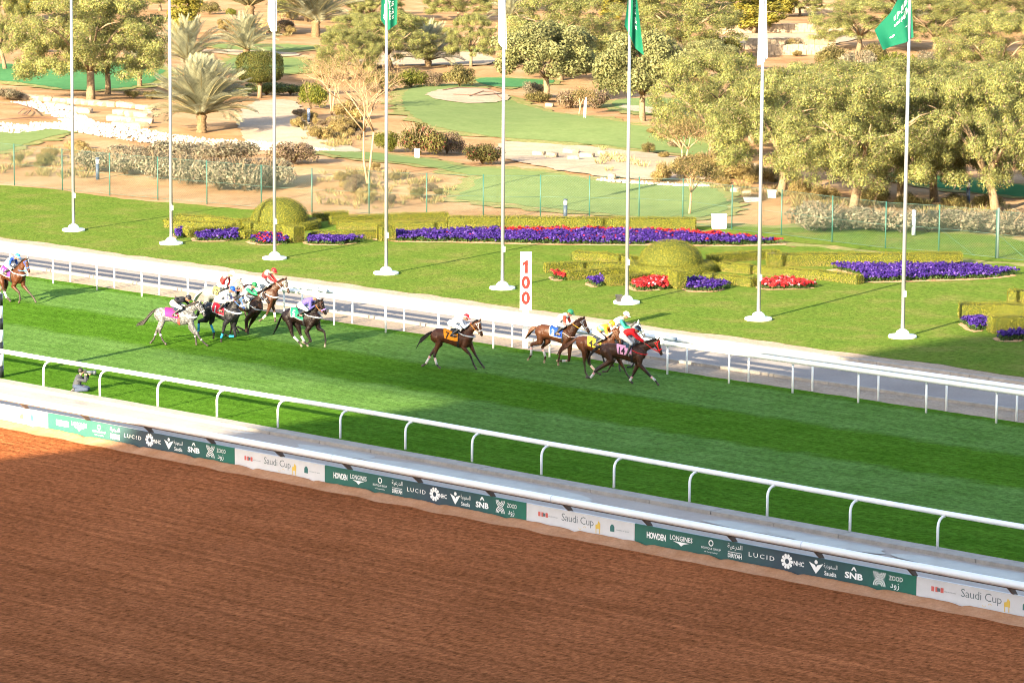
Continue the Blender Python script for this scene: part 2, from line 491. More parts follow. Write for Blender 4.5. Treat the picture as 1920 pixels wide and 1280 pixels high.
def resample(P, d):
    out = []
    n = len(P)
    for i in range(n):
        a = np.array(P[i]); b = np.array(P[(i + 1) % n]); L = np.hypot(*(b - a)); k = max(1, int(L / d))
        for q in range(k): out.append(a + (b - a) * q / k)
    return np.array(out)

ROUGH = ground_mat('rough_grass', [(.3, (.20, .165, .075)), (.5, (.15, .165, .06)), (.7, (.27, .19, .105))], .9, bump=.6, bscale=6, bdist=.05, fine=(3, .3))
def patch(name, px, m, zoff, d=.6, grid=2.5, jit=.24, kind='structure', world=None, sm=1):
    P = np.array(world) if world is not None else np.array([G(*p)[:2] for p in px])
    for _ in range(sm):                                   # round the corners off
        Q = []
        for i in range(len(P)):
            a, b = P[i], P[(i + 1) % len(P)]
            Q += [a * .75 + b * .25, a * .25 + b * .75]
        P = np.array(Q)
    if name == 'golf_green':            # a fringe of mixed rough round each mown green
        T = np.roll(P, -1, 0) - np.roll(P, 1, 0); T /= np.linalg.norm(T, axis=1, keepdims=True) + 1e-9
        ar = .5 * np.sum(P[:, 0] * np.roll(P[:, 1], -1) - np.roll(P[:, 0], -1) * P[:, 1])
        patch('golf_rough', None, ROUGH, zoff - .022, d=.6, jit=.7, world=P + np.stack([T[:, 1], -T[:, 0]], 1) * (1.0 if ar > 0 else -1.0), sm=0)
    B = resample(P, d)
    for i in range(len(B)):
        B[i, 0] += jit * noise.noise((B[i, 0] * .8, B[i, 1] * .8, 3.1)) * 2
        B[i, 1] += jit * noise.noise((B[i, 0] * .8, B[i, 1] * .8, 9.7)) * 2
    lo = B.min(0); hi = B.max(0)
    gx, gy = np.meshgrid(np.arange(lo[0], hi[0], grid), np.arange(lo[1], hi[1], grid))
    C = np.stack([gx.ravel(), gy.ravel()], -1)
    C = C[inside(C, B)]
    pts = [Vector(map(float, p)) for p in B] + [Vector(map(float, p)) for p in C]
    vs, es, fs, *_ = delaunay_2d_cdt(pts, [], [list(range(len(B)))], 1, 1e-4)
    z = hgt(np.array([v.x for v in vs]), np.array([v.y for v in vs]))
    me = bpy.data.meshes.new(name)
    me.from_pydata([(v.x, v.y, float(zz) + zoff) for v, zz in zip(vs, z)], [], [tuple(f) for f in fs])
    me.materials.append(m)
    me.polygons.foreach_set('use_smooth', [True] * len(me.polygons))
    me.update()
    # all up
    if len(me.polygons) and sum(p.normal.z for p in me.polygons) < 0: me.flip_normals()
    return struct(link(name, me), kind)

lawn_far = [(0, 352), (80, 353), (230, 373), (480, 394), (650, 411), (850, 416), (1300, 431), (1420, 447), (1490, 464), (1560, 449), (1640, 463), (1760, 474), (1930, 494)]
lf = [G(*p)[:2] for p in lawn_far]
lf[0] = np.array([-95., lf[0][1] - 3])
lf.append(np.array([30., lf[-1][1] + 12])); lf[-2] = G(1930, 494)[:2]
LW = lf + [np.array([30., 15.3])] + [np.array([x, 15.3 + .15 * math.sin(x * .7)]) for x in np.arange(28, -95, -3.)] + [np.array([-95., 15.3])]
patch('lawn', None, LAWN, .012, d=.5, jit=.16, world=LW, sm=0)

patch('golf_green', [(-25, 250), (60, 242), (150, 245), (90, 258), (40, 272), (-25, 292)], GOLF, .05)
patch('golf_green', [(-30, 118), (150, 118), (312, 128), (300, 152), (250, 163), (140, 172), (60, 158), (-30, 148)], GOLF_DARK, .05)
patch('golf_green', [(758, 168), (800, 160), (870, 158), (960, 190), (1050, 214), (1180, 236), (1290, 252), (1420, 296), (1290, 290), (1180, 278), (1000, 262), (860, 249), (790, 232), (752, 205)], GOLF, .05)
patch('golf_green', [(600, 284), (700, 288), (790, 298), (870, 314), (980, 320), (1150, 345), (1330, 347), (1370, 380), (1352, 404), (1250, 414), (1120, 400), (940, 383), (853, 375), (902, 332), (780, 309), (640, 296)], GOLF, .05, sm=0)
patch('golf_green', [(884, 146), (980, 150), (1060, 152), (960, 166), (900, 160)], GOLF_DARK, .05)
patch('golf_green', [(384, 84), (450, 83), (570, 84), (600, 92), (540, 96), (420, 93)], GOLF, .05)
patch('golf_green', [(420, 105), (520, 108), (570, 112), (580, 136), (520, 140), (430, 140)], GOLF, .05)
patch('golf_green', [(830, 90), (920, 93), (920, 98), (830, 97)], GOLF, .05)
patch('golf_green', [(1140, 190), (1200, 184), (1300, 190), (1300, 206), (1230, 218), (1160, 206)], GOLF, .05)
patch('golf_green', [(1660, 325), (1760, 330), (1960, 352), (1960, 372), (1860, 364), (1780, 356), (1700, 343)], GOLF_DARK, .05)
patch('golf_green', [(1270, 424), (1420, 428), (1600, 428), (1930, 443), (1990, 500), (1760, 482), (1560, 462), (1400, 446)], LAWN, .035)
patch('sand_bunker', [(787, 182), (830, 168), (900, 166), (970, 185), (930, 194), (860, 196)], PATH, .09)
patch('park_path', [(455, 192), (560, 186), (570, 215), (580, 250), (640, 268), (700, 290), (520, 285), (470, 272), (440, 240)], PATH, .05)
patch('park_path', [(950, 262), (1180, 282), (1290, 296), (1420, 305), (1420, 330), (1300, 340), (1150, 336), (1010, 316), (950, 300), (925, 275)], PATH, .045)
patch('park_path', [(640, 108), (720, 94), (830, 97), (930, 100), (930, 122), (860, 125), (760, 122), (640, 124)], PATH, .05)
patch('park_path', [(380, 92), (560, 97), (560, 108), (380, 100)], PATH, .05)
patch('park_path', [(1330, 67), (1560, 62), (1620, 64), (1590, 84), (1460, 85), (1340, 82)], PATH, .05)
patch('park_path', [(1150, 196), (1230, 203), (1310, 218), (1310, 226), (1200, 212)], PATH, .055)

# ------------------------------------------------------------------ grandstand behind the camera: its shade lies on the dirt and the turf
def prism(mb, poly, y0, y1):
    n = len(poly)
    vs = [(x, y0, z) for x, z in poly] + [(x, y1, z) for x, z in poly]
    fs = [tuple(range(n - 1, -1, -1)), tuple(range(n, 2 * n))] + [(i, (i + 1) % n, n + (i + 1) % n, n + i) for i in range(n)]
    return mb.add(vs, fs)
GS = mat('grandstand_concrete', (.36, .34, .32), .9, .2, var=.1, vscale=.5)
gs = struct(link('grandstand', None)); gs.location = (3.49, -14.0, 4.58)
mb = MB(); prism(mb, [(-13.5, -4.6), (14.6, 25.9), (22.0, 32.5), (210, 32.5), (210, -4.6)], -105.0, -104.0)
mb.build('stand_wall', GS, gs)
mb = MB(); prism(mb, [(20.5, 32.5), (20.5, 36.2), (29.0, 37.0), (29.6, 39.6), (31.0, 41.6), (34.0, 43.4), (210, 48), (210, 32.5)], -104.9, -104.1)
mb.build('roof', GS, gs)
# canopy put in out of view to dim sky light on the near dirt
mb = MB(); mb.add([(20.6, -103.9, 35.6), (210, -103.9, 35.6), (210, -60, 21.2), (20.6, -60, 21.2), (20.6, -103.9, 35.1), (210, -103.9, 35.1), (210, -60, 20.7), (20.6, -60, 20.7)],
                  [(0, 1, 2, 3), (7, 6, 5, 4), (0, 4, 5, 1), (1, 5, 6, 2), (2, 6, 7, 3), (3, 7, 4, 0)])
mb.build('added_canopy', GS, gs)
mb = MB()
x = 4.0
while x < 20.5:
    w = .05 + .30 * min(1, max(0, (x - 4.5) / 15.0)) ** .8
    mb.box(x, x + w, -104.6, -104.4, 32.6, 36.2)
    x += .36
mb.build('unseen_shade_slats', GS, gs)  # unseen slats, added to grade the edge of the shade on the turf
mb = MB(); mb.box(4, 20.5, -104.7, -104.3, 36.2, 36.3); mb.box(4, 20.5, -104.7, -104.3, 32.5, 32.6)
mb.build('unseen_slat_frame', GS, gs)  # frame of the added slats, also out of view
for bx in (20.6, 24.9):
    mb = MB(); mb.box(bx, bx + 1.3, -104.6, -104.4, 36.3, 38.2); mb.build('unseen_shade_box', GS, gs)  # unseen boxes added to cast the dark patch on the road

# ------------------------------------------------------------------ running rails
def gooseneck(ov=.34, ztop=1.06, r=.042):
    pts = [(0, 0, .1), (0, 0, ztop - .34)]
    for a in (25, 50, 75, 90):
        a = math.radians(a)
        pts.append((0, ov * .8 * (1 - math.cos(a)), ztop - .34 + .30 * math.sin(a)))
    pts.append((0, ov, ztop - .035))
    return MB().tube(pts, r, 10).mesh('rail_post', [WHITE])

near_posts = [(82, 729), (187.5, 747), (296, 766), (407, 786), (521, 806), (638, 826), (760, 847.5), (885, 870.6), (1015, 895), (1151, 919.5), (1292.5, 946), (1438.3, 973), (1593.4, 1002), (1757.5, 1032.6)]
t = thing('running_rail', 'white gooseneck rail on curved posts along the near edge of the turf', 'rail')
pp = [G(*p) for p in near_posts]
step = (pp[-1] - pp[0]) / (len(pp) - 1)
pp = [pp[0] - step * 2, pp[0] - step] + pp + [pp[-1] + step, pp[-1] + step * 2]
gm = gooseneck()
for p in pp: link('post', gm, t, (p[0], p[1], 0))
rail_pts = [(p[0], p[1] + .34, 1.10) for p in pp]
for a, b in zip(rail_pts[:-1], rail_pts[1:]):
    pass
MB().tube(rail_pts, (.085), 12, up=(0, 0, 1), squash=.8).build('top_rail', WHITE, t)
q = Vector(rail_pts[1]) + (Vector(rail_pts[2]) - Vector(rail_pts[1])) * .35
SLV = mat('grey_plastic', (.45, .5, .56), .4, .4)
MB().tube([q, q + Vector((.5, 0, 0))], .095, 12, up=(0, 0, 1), squash=.8).build('rail_sleeve', SLV, t)

def far_rail(label, y, x0, n, sp, zt, name='running_rail', r=.10):
    t = thing(name, label, 'rail')
    pm = MB().tube([(0, 0, -.05), (0, 0, zt - .1)], .042, 10).mesh('rail_post', [WHITE])
    cm = MB().tube([(0, 0, zt - .17), (0, 0, zt - .09)], .05, 10).mesh('post_clamp', [SLV])
    for i in range(n):
        link('post', pm, t, (x0 + i * sp, y, 0)); link('post_clamp', cm, t, (x0 + i * sp, y, 0))
    MB().tube([(x0 - 3 + i * 4.0, y - .05, zt) for i in range(int((n * sp + 6) / 4))], r, 12, up=(0, 0, 1)).build('top_rail', WHITE, t)
    return t
A0 = G(102, 531); A1 = G(1868, 793)
spA = (A1[0] - A0[0]) / 17
B0 = G(63, 515); B1 = G(1779, 768)
spB = (B1[0] - B0[0]) / 17
far_rail('white straight-post rail at the far edge of the turf, nearer of the two parallel rails', 5.45, A0[0] - 2 * spA, 23, spA, 1.24)
far_rail('white straight-post rail on the sand verge beside the road, farther of the two parallel rails', 6.45, B0[0] - 2 * spB, 23, spB, 1.24)
# loose padded covers lying on the far rail
PADM = mat('pale_blue_pad', (.22, .27, .32), .6, .2)
for i, (px, py) in enumerate([(1232, 634), (545, 548)]):
    p = G(px, py, 1.36)
    mb = MB(); mb.ell((0, 0, 0), (.32, .13, .09), 14); mb.tube([(.2, 0, .0), (.70, -.06, -.02)], .09, 10, squash=1.2)
    o = mb.build('rail_cover', PADM); o.location = (p[0], 5.9, 1.38)
    tag(o, ['pale blue padded cover on the far rail beside the leading horse', 'pale blue padded cover on the far rail behind the near black horse'][i], 'rail cover', 'covers on the far rail')

# ------------------------------------------------------------------ dirt rail: printed boards, coping, covered rail and brackets
PRINT = {}
def flat(name, c, rough=.6):
    if name not in PRINT: PRINT[name] = mat('print_' + name, c, rough, .25)
    return PRINT[name]
LETTER = flat('white', (.80, .81, .80))

ARAB = {'ا': (0xFE8D, 2), 'إ': (0xFE87, 2), 'ل': (0xFEDD, 4), 'د': (0xFEA9, 2), 'ر': (0xFEAD, 2), 'ع': (0xFEC9, 4), 'ي': (0xFEF1, 4), 'ة': (0xFE93, 2),
        'س': (0xFEB1, 4), 'و': (0xFEED, 2), 'ز': (0xFEAF, 2), 'ه': (0xFEE9, 4), 'م': (0xFEE1, 4), 'ح': (0xFEA1, 4)}
def arabic(s):
    """presentation forms in visual order"""
    out = []
    for w in s.split(' ')[::-1]:
        g = []
        for i, ch in enumerate(w):
            b, n = ARAB[ch]
            pj = i > 0 and ARAB[w[i - 1]][1] == 4
            nj = n == 4 and i < len(w) - 1
            k = 3 if (pj and nj) else 1 if pj else 2 if nj else 0
            g.append(chr(b + (k if n == 4 else (1 if pj else 0))))
        out.append(''.join(g[::-1]))
    return ' '.join(out)

_tc = {}
def text_geo(s, bold=0.0, space=1.0, res=2):
    """vertices (height 1 = capital) and faces of a word, centred"""
    k = (s, bold, space, res)
    if k in _tc: return _tc[k]
    c = bpy.data.curves.new('t', 'FONT'); c.body = s; c.resolution_u = res; c.offset = bold; c.space_character = space
    o = bpy.data.objects.new('t', c); col.objects.link(o)
    dg = bpy.context.evaluated_depsgraph_get(); dg.update()
    e = o.evaluated_get(dg); me = e.to_mesh()
    v = np.array([tuple(p.co) for p in me.vertices]); f = [tuple(p.vertices) for p in me.polygons]
    e.to_mesh_clear(); bpy.data.objects.remove(o); bpy.data.curves.remove(c)
    if len(v) == 0: v = np.zeros((3, 3)); f = []
    lo, hi = v.min(0), v.max(0)
    v = v - (lo + hi) / 2
    _tc[k] = (v, f, hi - lo)
    return _tc[k]

def word(mb, s, cx, cz, w, h, bold=0.0, space=1.0, y=0.0, mi=0, res=2):
    v, f, d = text_geo(s, bold, space, res)
    sx, sz = w / d[0], h / d[1]
    mb.add([(cx + p[0] * sx, y, cz + p[1] * sz) for p in v], f, mi)

def ringz(mb, cx, cz, r0, r1, a0=0, a1=360, n=20, y=0.0, ex=1.0, mi=0):
    vs = []; fs = []
    for i in range(n + 1):
        a = math.radians(a0 + (a1 - a0) * i / n)
        vs += [(cx + r0 * ex * math.cos(a), y, cz + r0 * math.sin(a)), (cx + r1 * ex * math.cos(a), y, cz + r1 * math.sin(a))]
    for i in range(n): fs.append((2 * i, 2 * i + 1, 2 * i + 3, 2 * i + 2))
    mb.add(vs, fs, mi)

def polyz(mb, pts, y=0.0, mi=0):
    mb.add([(x, y, z) for x, z in pts], [tuple(range(len(pts)))], mi)

HB = .66                                # height of the boards
def green_board(parent, x0, x1, first=False):
    w = x1 - x0
    fr = [.082, .175, .285, .372, .468, .575, .685, .79, .905]
    items = []
    def part(name, fn):
        mb = MB(); fn(mb)
        o = mb.build(name, LETTER, parent); o.location = (0, -.004, 0); return o
    k = w / 12.0
    zc = HB * .585
    X = [w * f for f in fr]
    if first:
        part('lettering', lambda m: m.box(X[0] - .42 * k, X[0] + .42 * k, -.002, 0, zc - .1, zc + .1))
    else:
        part('lettering', lambda m: word(m, 'HOWDEN', X[0], zc, .86 * k, .20, .03, .88))
    def longines(m):
        word(m, 'LONGINES', X[1], zc + .07, 1.0 * k, .15, .012, 1.05)
        polyz(m, [(X[1] - .36 * k, zc - .035), (X[1] + .36 * k, zc - .035), (X[1] + .12 * k, zc - .09), (X[1], zc - .16), (X[1] - .12 * k, zc - .09)])
    part('lettering', longines)
    def boutique(m):
        ringz(m, X[2], zc + .11, .065, .095, n=16)
        word(m, 'BOUTIQUE GROUP', X[2], zc - .06, .86 * k, .075)
        word(m, 'of hospitality', X[2], zc - .17, .6 * k, .05)
    part('lettering', boutique)
    def dir_(m):
        word(m, arabic('الدرعية'), X[3], zc + .12, .64 * k, .18)
        m.box(X[3] - .3 * k, X[3] + .3 * k, -.001, 0, zc - .045, zc - .03)
        word(m, 'DIRIYAH', X[3], zc - .14, .6 * k, .13, .02)
    part('lettering', dir_)
    part('lettering', lambda m: word(m, 'LUCID', X[4], zc, 1.1 * k, .13, .0, 1.35))
    def nhc(m):
        for j in range(10):
            a = j * PI / 5
            c, s = math.cos(a), math.sin(a)
            pts = [(.075, -.03), (.2, -.05), (.23, 0), (.2, .05), (.075, .03)]
            polyz(m, [(X[5] - .2 * k + (u * c - v * s), zc + (u * s + v * c)) for u, v in pts])
        word(m, 'NHC', X[5] + .30 * k, zc - .01, .44 * k, .14, .02)
    part('emblem', nhc)
    def saudia(m):
        cx = X[6] - .3 * k
        polyz(m, [(cx - .3 * k, zc + .12), (cx - .05 * k, zc + .05), (cx, zc - .02), (cx + .05 * k, zc + .05), (cx + .3 * k, zc + .12), (cx + .12 * k, zc - .08), (cx, zc - .2), (cx - .12 * k, zc - .08)][::-1])
        ringz(m, cx, zc + .14, 0, .06, n=12)
        word(m, arabic('السعودية'), X[6] + .3 * k, zc + .07, .56 * k, .17)
        word(m, 'Saudia', X[6] + .3 * k, zc - .13, .5 * k, .13, .01)
    part('emblem', saudia)
    def snb(m):
        word(m, 'SNB', X[7], zc - .06, .74 * k, .19, .035)
        polyz(m, [(X[7] - .1, zc + .09), (X[7] - .03, zc + .2), (X[7] + .03, zc + .2), (X[7] + .1, zc + .09), (X[7] + .05, zc + .09), (X[7], zc + .15), (X[7] - .05, zc + .09)][::-1])
    part('lettering', snb)
    def zood(m):
        cx = X[8] - .34 * k
        for s_, zz in ((1, zc + .2), (-1, zc - .2)):
            for r in (.07, .13, .19):
                ringz(m, cx, zz, r, r + .028, 180 if s_ > 0 else 0, 360 if s_ > 0 else 180, n=14, ex=1.15 * k)
        word(m, 'ZOOD', X[8] + .32 * k, zc + .09, .55 * k, .13)
        word(m, arabic('زود'), X[8] + .28 * k, zc - .14, .36 * k, .2)
    part('lettering', zood)

GREY_T = flat('slate', (.10, .13, .14)); GOLD_T = flat('gold', (.62, .42, .08)); RED_T = flat('red', (.55, .12, .10)); TEAL_T = flat('teal', (.04, .14, .13))
def white_board(parent, x0, x1, lo=0.0):
    w = x1 - x0
    zc = HB * .60
    def part(name, fn, m):
        mb = MB(); fn(mb)
        o = mb.build(name, m, parent); o.location = (0, -.004, 0)
    S = w / 4.6
    X1, X2, X3 = w * .16, w * .48, w * .80
    def sq(m):
        for i, dx in enumerate((-.22, -.08, .10)): m.box(X1 + dx * S, X1 + (dx + .1) * S, -.001, 0, zc - .07, zc + .07)
    part('emblem', sq, RED_T)
    part('emblem', lambda m: (m.box(X1 - .02 * S, X1 + .09 * S, -.003, -.002, zc - .05, zc + .05), word(m, 'jockey club of the capital', X1 + .42 * S, zc - .02, .4 * S, .045)), GREY_T)
    part('lettering', lambda m: word(m, 'Saudi Cup', X2, zc + .01, 1.36 * S, .30, -.006, .93), GREY_T)
    def gold(m):
        gx = X2 + .86 * S
        polyz(m, [(gx - .1, zc - .12), (gx + .1, zc - .12), (gx + .1, zc + .05), (gx + .02, zc + .13), (gx - .02, zc + .02), (gx - .1, zc + .0)])
        m.box(gx - .09, gx - .06, -.001, 0, zc - .26, zc - .12); m.box(gx + .05, gx + .08, -.001, 0, zc - .26, zc - .12)
        ringz(m, X2 + .1, zc - .18, .05, .062, 190, 350, y=-.001); ringz(m, X2 + .3, zc - .18, .05, .062, 10, 170, y=-.001)
    part('emblem', gold, GOLD_T)
    def teal(m):
        polyz(m, [(X3 - .1, zc - .12), (X3 + .08, zc - .12), (X3 + .08, zc + .03), (X3 + .03, zc + .1), (X3 - .04, zc + .1), (X3 - .1, zc + .03)])
        word(m, 'ministry of sport', X3 + .42 * S, zc - .04, .52 * S, .05)
    part('emblem', teal, TEAL_T)

def green_mat(x0, x1):
    m = bpy.data.materials.new('green_print'); m.use_nodes = True
    N = m.node_tree.nodes; L = m.node_tree.links; b = N['Principled BSDF']
    b.inputs['Roughness'].default_value = .5; b.inputs['Specular IOR Level'].default_value = .3
    tc = N.new('ShaderNodeTexCoord'); sp = N.new('ShaderNodeSeparateXYZ'); L.new(tc.outputs['Object'], sp.inputs[0])
    mr = N.new('ShaderNodeMapRange'); mr.inputs['From Max'].default_value = x1 - x0; L.new(sp.outputs['X'], mr.inputs['Value'])
    r = N.new('ShaderNodeValToRGB'); e = r.color_ramp.elements
    for p, c in ((.0, (.025, .125, .092)), (.3, (.028, .095, .085)), (.55, (.038, .058, .080)), (.75, (.028, .074, .080)), (1, (.018, .135, .090))):
        if p in (0, 1): q = e[0] if p == 0 else e[-1]
        else: q = e.new(p)
        q.position = p; q.color = (*c, 1)
    L.new(mr.outputs[0], r.inputs[0])
    nz = N.new('ShaderNodeTexNoise'); nz.inputs['Scale'].default_value = 2.5; nz.inputs['Detail'].default_value = 5
    L.new(tc.outputs['Object'], nz.inputs['Vector'])
    m2 = N.new('ShaderNodeMapRange'); m2.inputs['To Min'].default_value = .82; m2.inputs['To Max'].default_value = 1.18; L.new(nz.outputs['Fac'], m2.inputs[0])
    mx = N.new('ShaderNodeMix'); mx.data_type = 'RGBA'; mx.blend_type = 'MULTIPLY'; mx.inputs[0].default_value = 1
    L.new(r.outputs[0], mx.inputs[6]); L.new(m2.outputs[0], mx.inputs[7]); L.new(mx.outputs[2], b.inputs['Base Color'])
    return m
BOARDW = mat('white_board', (.56, .56, .57), .55, .3, var=.05, vscale=2)

dr = thing('dirt_rail', 'white covered rail over a run of printed sponsor boards beside the red dirt', 'rail')
YB = -20.55
edges = [(None, 'w'), (90, 'g'), (440, 'w'), (609, 'g'), (987, 'w'), (1190, 'g'), (1718, 'w'), (None, None)]
bx = []
ymid = {90: 793, 440: 857, 609: 892, 987: 960, 1190: 1002, 1718: 1103}
for e, k in edges:
    if e is None: bx.append(None)
    else:
        g = G(e, ymid[e], .30)
        d = ray(e, ymid[e]); tt = (YB - CAM[1]) / d[1]; bx.append(float((CAM + d * tt)[0]))
bx[0] = bx[1] - (bx[3] - bx[2]) * 1.02
bx[-1] = bx[6] + (bx[5] - bx[4]) * 1.04
for i in range(len(bx) - 1):
    x0, x1 = bx[i], bx[i + 1]; k = edges[i][1]
    m = green_mat(x0, x1) if k == 'g' else BOARDW
    bo = MB().box(0.006, x1 - x0 - .006, 0, .05, 0, HB).build('board', m, dr, loc=(x0, YB, 0))
    if k == 'g': green_board(bo, x0, x1, first=(i == 1))
    else: white_board(bo, x0, x1)
# more boards on either side of the view
MB().box(bx[0] - 40, bx[0] - .01, 0, .05, 0, HB).build('board', BOARDW, dr, loc=(0, YB, 0))
MB().box(bx[-1] + .01, bx[-1] + 40, 0, .05, 0, HB).build('board', BOARDW, dr, loc=(0, YB, 0))
CAP = mat('pale_coping', (.38, .355, .34), .8, .2, var=.08, vscale=3)
MB().box(-55, 75, YB + .052, YB + .30, -.1, HB - .05).build('coping', CAP, dr)
zr = 1.02
MB().tube([(x, YB - .30, zr) for x in np.arange(-55, 76, 2.5)], (.112), 14, up=(0, 0, 1)).build('rail_cover', WHITE, dr)
RUST = mat('brown_steel', (.10, .065, .05), .7, .3)
MB().box(-55, 75, YB - .24, YB - .12, zr - .155, zr - .125).build('rail_channel', RUST, dr)
br = MB()
prism(br, [(-.03, 0), (.03, 0), (.03, .01), (-.03, .01)], 0, .01)
brm = MB()
brm.add([(-.035, -.26, zr - .14), (.035, -.26, zr - .14), (.035, .10, HB - .08), (-.035, .10, HB - .08), (-.035, -.02, zr - .13), (.035, -.02, zr - .13), (.035, .18, HB - .02), (-.035, .18, HB - .02)],
        [(0, 1, 2, 3), (7, 6, 5, 4), (0, 4, 5, 1), (3, 2, 6, 7), (0, 3, 7, 4), (1, 5, 6, 2)])
brm = brm.mesh('rail_bracket', [RUST])
cl = MB().tube([(0, -.30, zr), (.03, -.30, zr)], .116, 14, up=(0, 0, 1)).mesh('rail_joint', [SLV])
px_b = [45, 160, 278, 395, 524, 651, 783, 919, 1064, 1213, 1372, 1535, 1710, 1897]
by = [766, 788, 808, 830, 852, 877, 902, 928, 954, 983, 1011, 1045, 1080, 1118]
for i, (a, b) in enumerate(zip(px_b, by)):
    d = ray(a, b); tt = (YB - .05 - CAM[1]) / d[1]; xx = float((CAM + d * tt)[0])
    link('bracket', brm, dr, (xx, YB, 0))
    if i % 3 == 2: link('rail_joint', cl, dr, (xx - .4, YB, 0))
# ridge of sand thrown up against the boards
def berm():
    mb = MB(); vs = []; fs = []; n = 620; x0, x1 = -30., 60.
    prof = [(-.80, .004), (-.55, .05), (-.38, .07), (-.26, .12), (-.14, .135), (-.03, .10)]
    for i in range(n + 1):
        x = x0 + (x1 - x0) * i / n
        a = 1 + .14 * noise.noise((x * .55, 1, 2)) + .18 * noise.noise((x * 2.3, 5, 1))
        gap = .45 + .55 * min(1, abs(math.sin(x * PI / 2.95 + .4)) * 3.2)
        for y, z in prof: vs.append((x, YB + y * (.9 + .2 * noise.noise((x * .8, 3, 3))), z * a * gap + (.01 if z > .05 else 0)))
    k = len(prof)
    for i in range(n):
        for j in range(k - 1): fs.append((i * k + j, (i + 1) * k + j, (i + 1) * k + j + 1, i * k + j + 1))
    mb.add(vs, fs, smooth=True)
    return struct(mb.build('sand_ridge', BERM))
BERM = ground_mat('ridge_sand', [(.3, (.36, .17, .085)), (.7, (.44, .24, .14))], 1.2, bump=.6, bscale=14, bdist=.03, fine=(8, .2))
berm()

# ------------------------------------------------------------------ marker boards and poles
def striped_pole():
    y = 716
    while G(0, y)[1] < -14.05: y -= .25
    p = G(-1, y)
    t = thing('finish_post', 'black and white banded post with a gold ball at the left edge of the turf', 'post', (p[0], p[1], 0))
    r = .17; h = 3.27; nb = 7
    for i in range(nb):
        z0, z1 = i * h / nb, (i + 1) * h / nb
        MB().lathe([(r, z0), (r, z1)], 20).build('band', BLACK if i % 2 == 0 else WHITE, t)
    g = mat('tarnished_gold', (.42, .30, .14), .4, .5, metal=.4)
    MB().lathe([(.11, h), (.12, h + .05), (.08, h + .07)], 18).build('collar', WHITE, t)
    MB().ell((0, 0, h + .19), (.145, .145, .145), 18).build('ball', g, t)
striped_pole()

def marker():
    p = G(985, 652)
    t = thing('distance_marker', 'tall white board with red figures 100 on a white post by the far rail', 'distance marker', (p[0], p[1], 0), math.radians(44))
    MB().box(-.11, .11, -.05, .05, 0, 1.62).build('post', WHITE, t)
    MB().box(-.235, .235, -.10, .10, 1.58, 3.98).build('board', WHITE, t)
    RD = flat('signal_red', (.11, .0045, .0025))
    for i, ch in enumerate('100'):
        mb = MB(); z = 3.38 - i * .645 - (.0)
        if ch == '1':
            polyz(mb, [(-.045, z - .27), (.085, z - .27), (.085, z + .27), (.0, z + .27), (-.15, z + .15), (-.15, z + .03), (-.045, z + .09)], y=-.108)
        else:
            vs = []; fs = []
            for k in range(29):
                a = 2 * PI * k / 28
                vs += [(.180 * math.cos(a), -.108, z + .275 * math.sin(a)), (.05 * math.cos(a), -.108, z + .135 * math.sin(a))]
            mb.add(vs, [(2 * k + 1, 2 * k, 2 * k + 2, 2 * k + 3) for k in range(28)])
        mb.build('figure', RD, t)
marker()

pole_px = [(138, 433), (321, 458), (515, 486), (724, 514), (942, 542), (1175, 569), (1422, 600), (1692, 633)]
pole_words = ['bare-topped flagpole at the far left of the lawn', 'flagpole beside the left end of the clipped hedges', 'flagpole with a furled white flag in front of the left topiary dome', 'flagpole with a hanging green flag beside the long back hedge',
              'flagpole with a furled white flag just left of the 100 board', 'flagpole with a black bucket on its base', 'flagpole with a hanging white flag right of the middle topiary dome', 'flagpole with a blowing green flag at the right of the lawn']
base_m = MB().lathe([(.60, 0), (.60, .10), (.58, .12), (0.01, .12)], 28).mesh('pole_base', [WHITE_ROUGH])
dome_m = MB().lathe([(.30, .12), (.29, .2), (.24, .29), (.15, .35), (.11, .37)], 22).mesh('base_cover', [WHITE_ROUGH])
shaft_m = MB().tube([(0, 0, .12), (0, 0, 7), (0, 0, 15)], [.088, .080, .055], 14).mesh('shaft', [STEEL])
hatch_m = MB().box(.07, .13, -.05, .05, 1.75, 2.0).mesh('hatch', [WHITE])
poles = []
for p, w in zip(pole_px, pole_words):
    g = G(*p)
    t = thing('flagpole', 'tall silver ' + w, 'flagpole', (g[0], g[1], 0), 0, 'flagpoles along the lawn')
    link('base', base_m, t); link('base_cover', dome_m, t); link('shaft', shaft_m, t); link('hatch', hatch_m, t)
    poles.append(g)
# bucket
g = poles[5]
bk = MB(); bk.lathe([(.115, 0), (.165, .27), (.175, .27), (.175, .29), (.15, .29), (.12, .06), (.01, .06)], 18)
o = bk.build('bucket', mat('dark_plastic', (.035, .035, .038), .5, .4)); off = -_r * .36 - np.array([_f[0], _f[1], 0]) * .12
o.location = (g[0] + off[0], g[1] + off[1], .121)
tag(o, 'dark grey bucket standing on the white base of a flagpole', 'bucket')

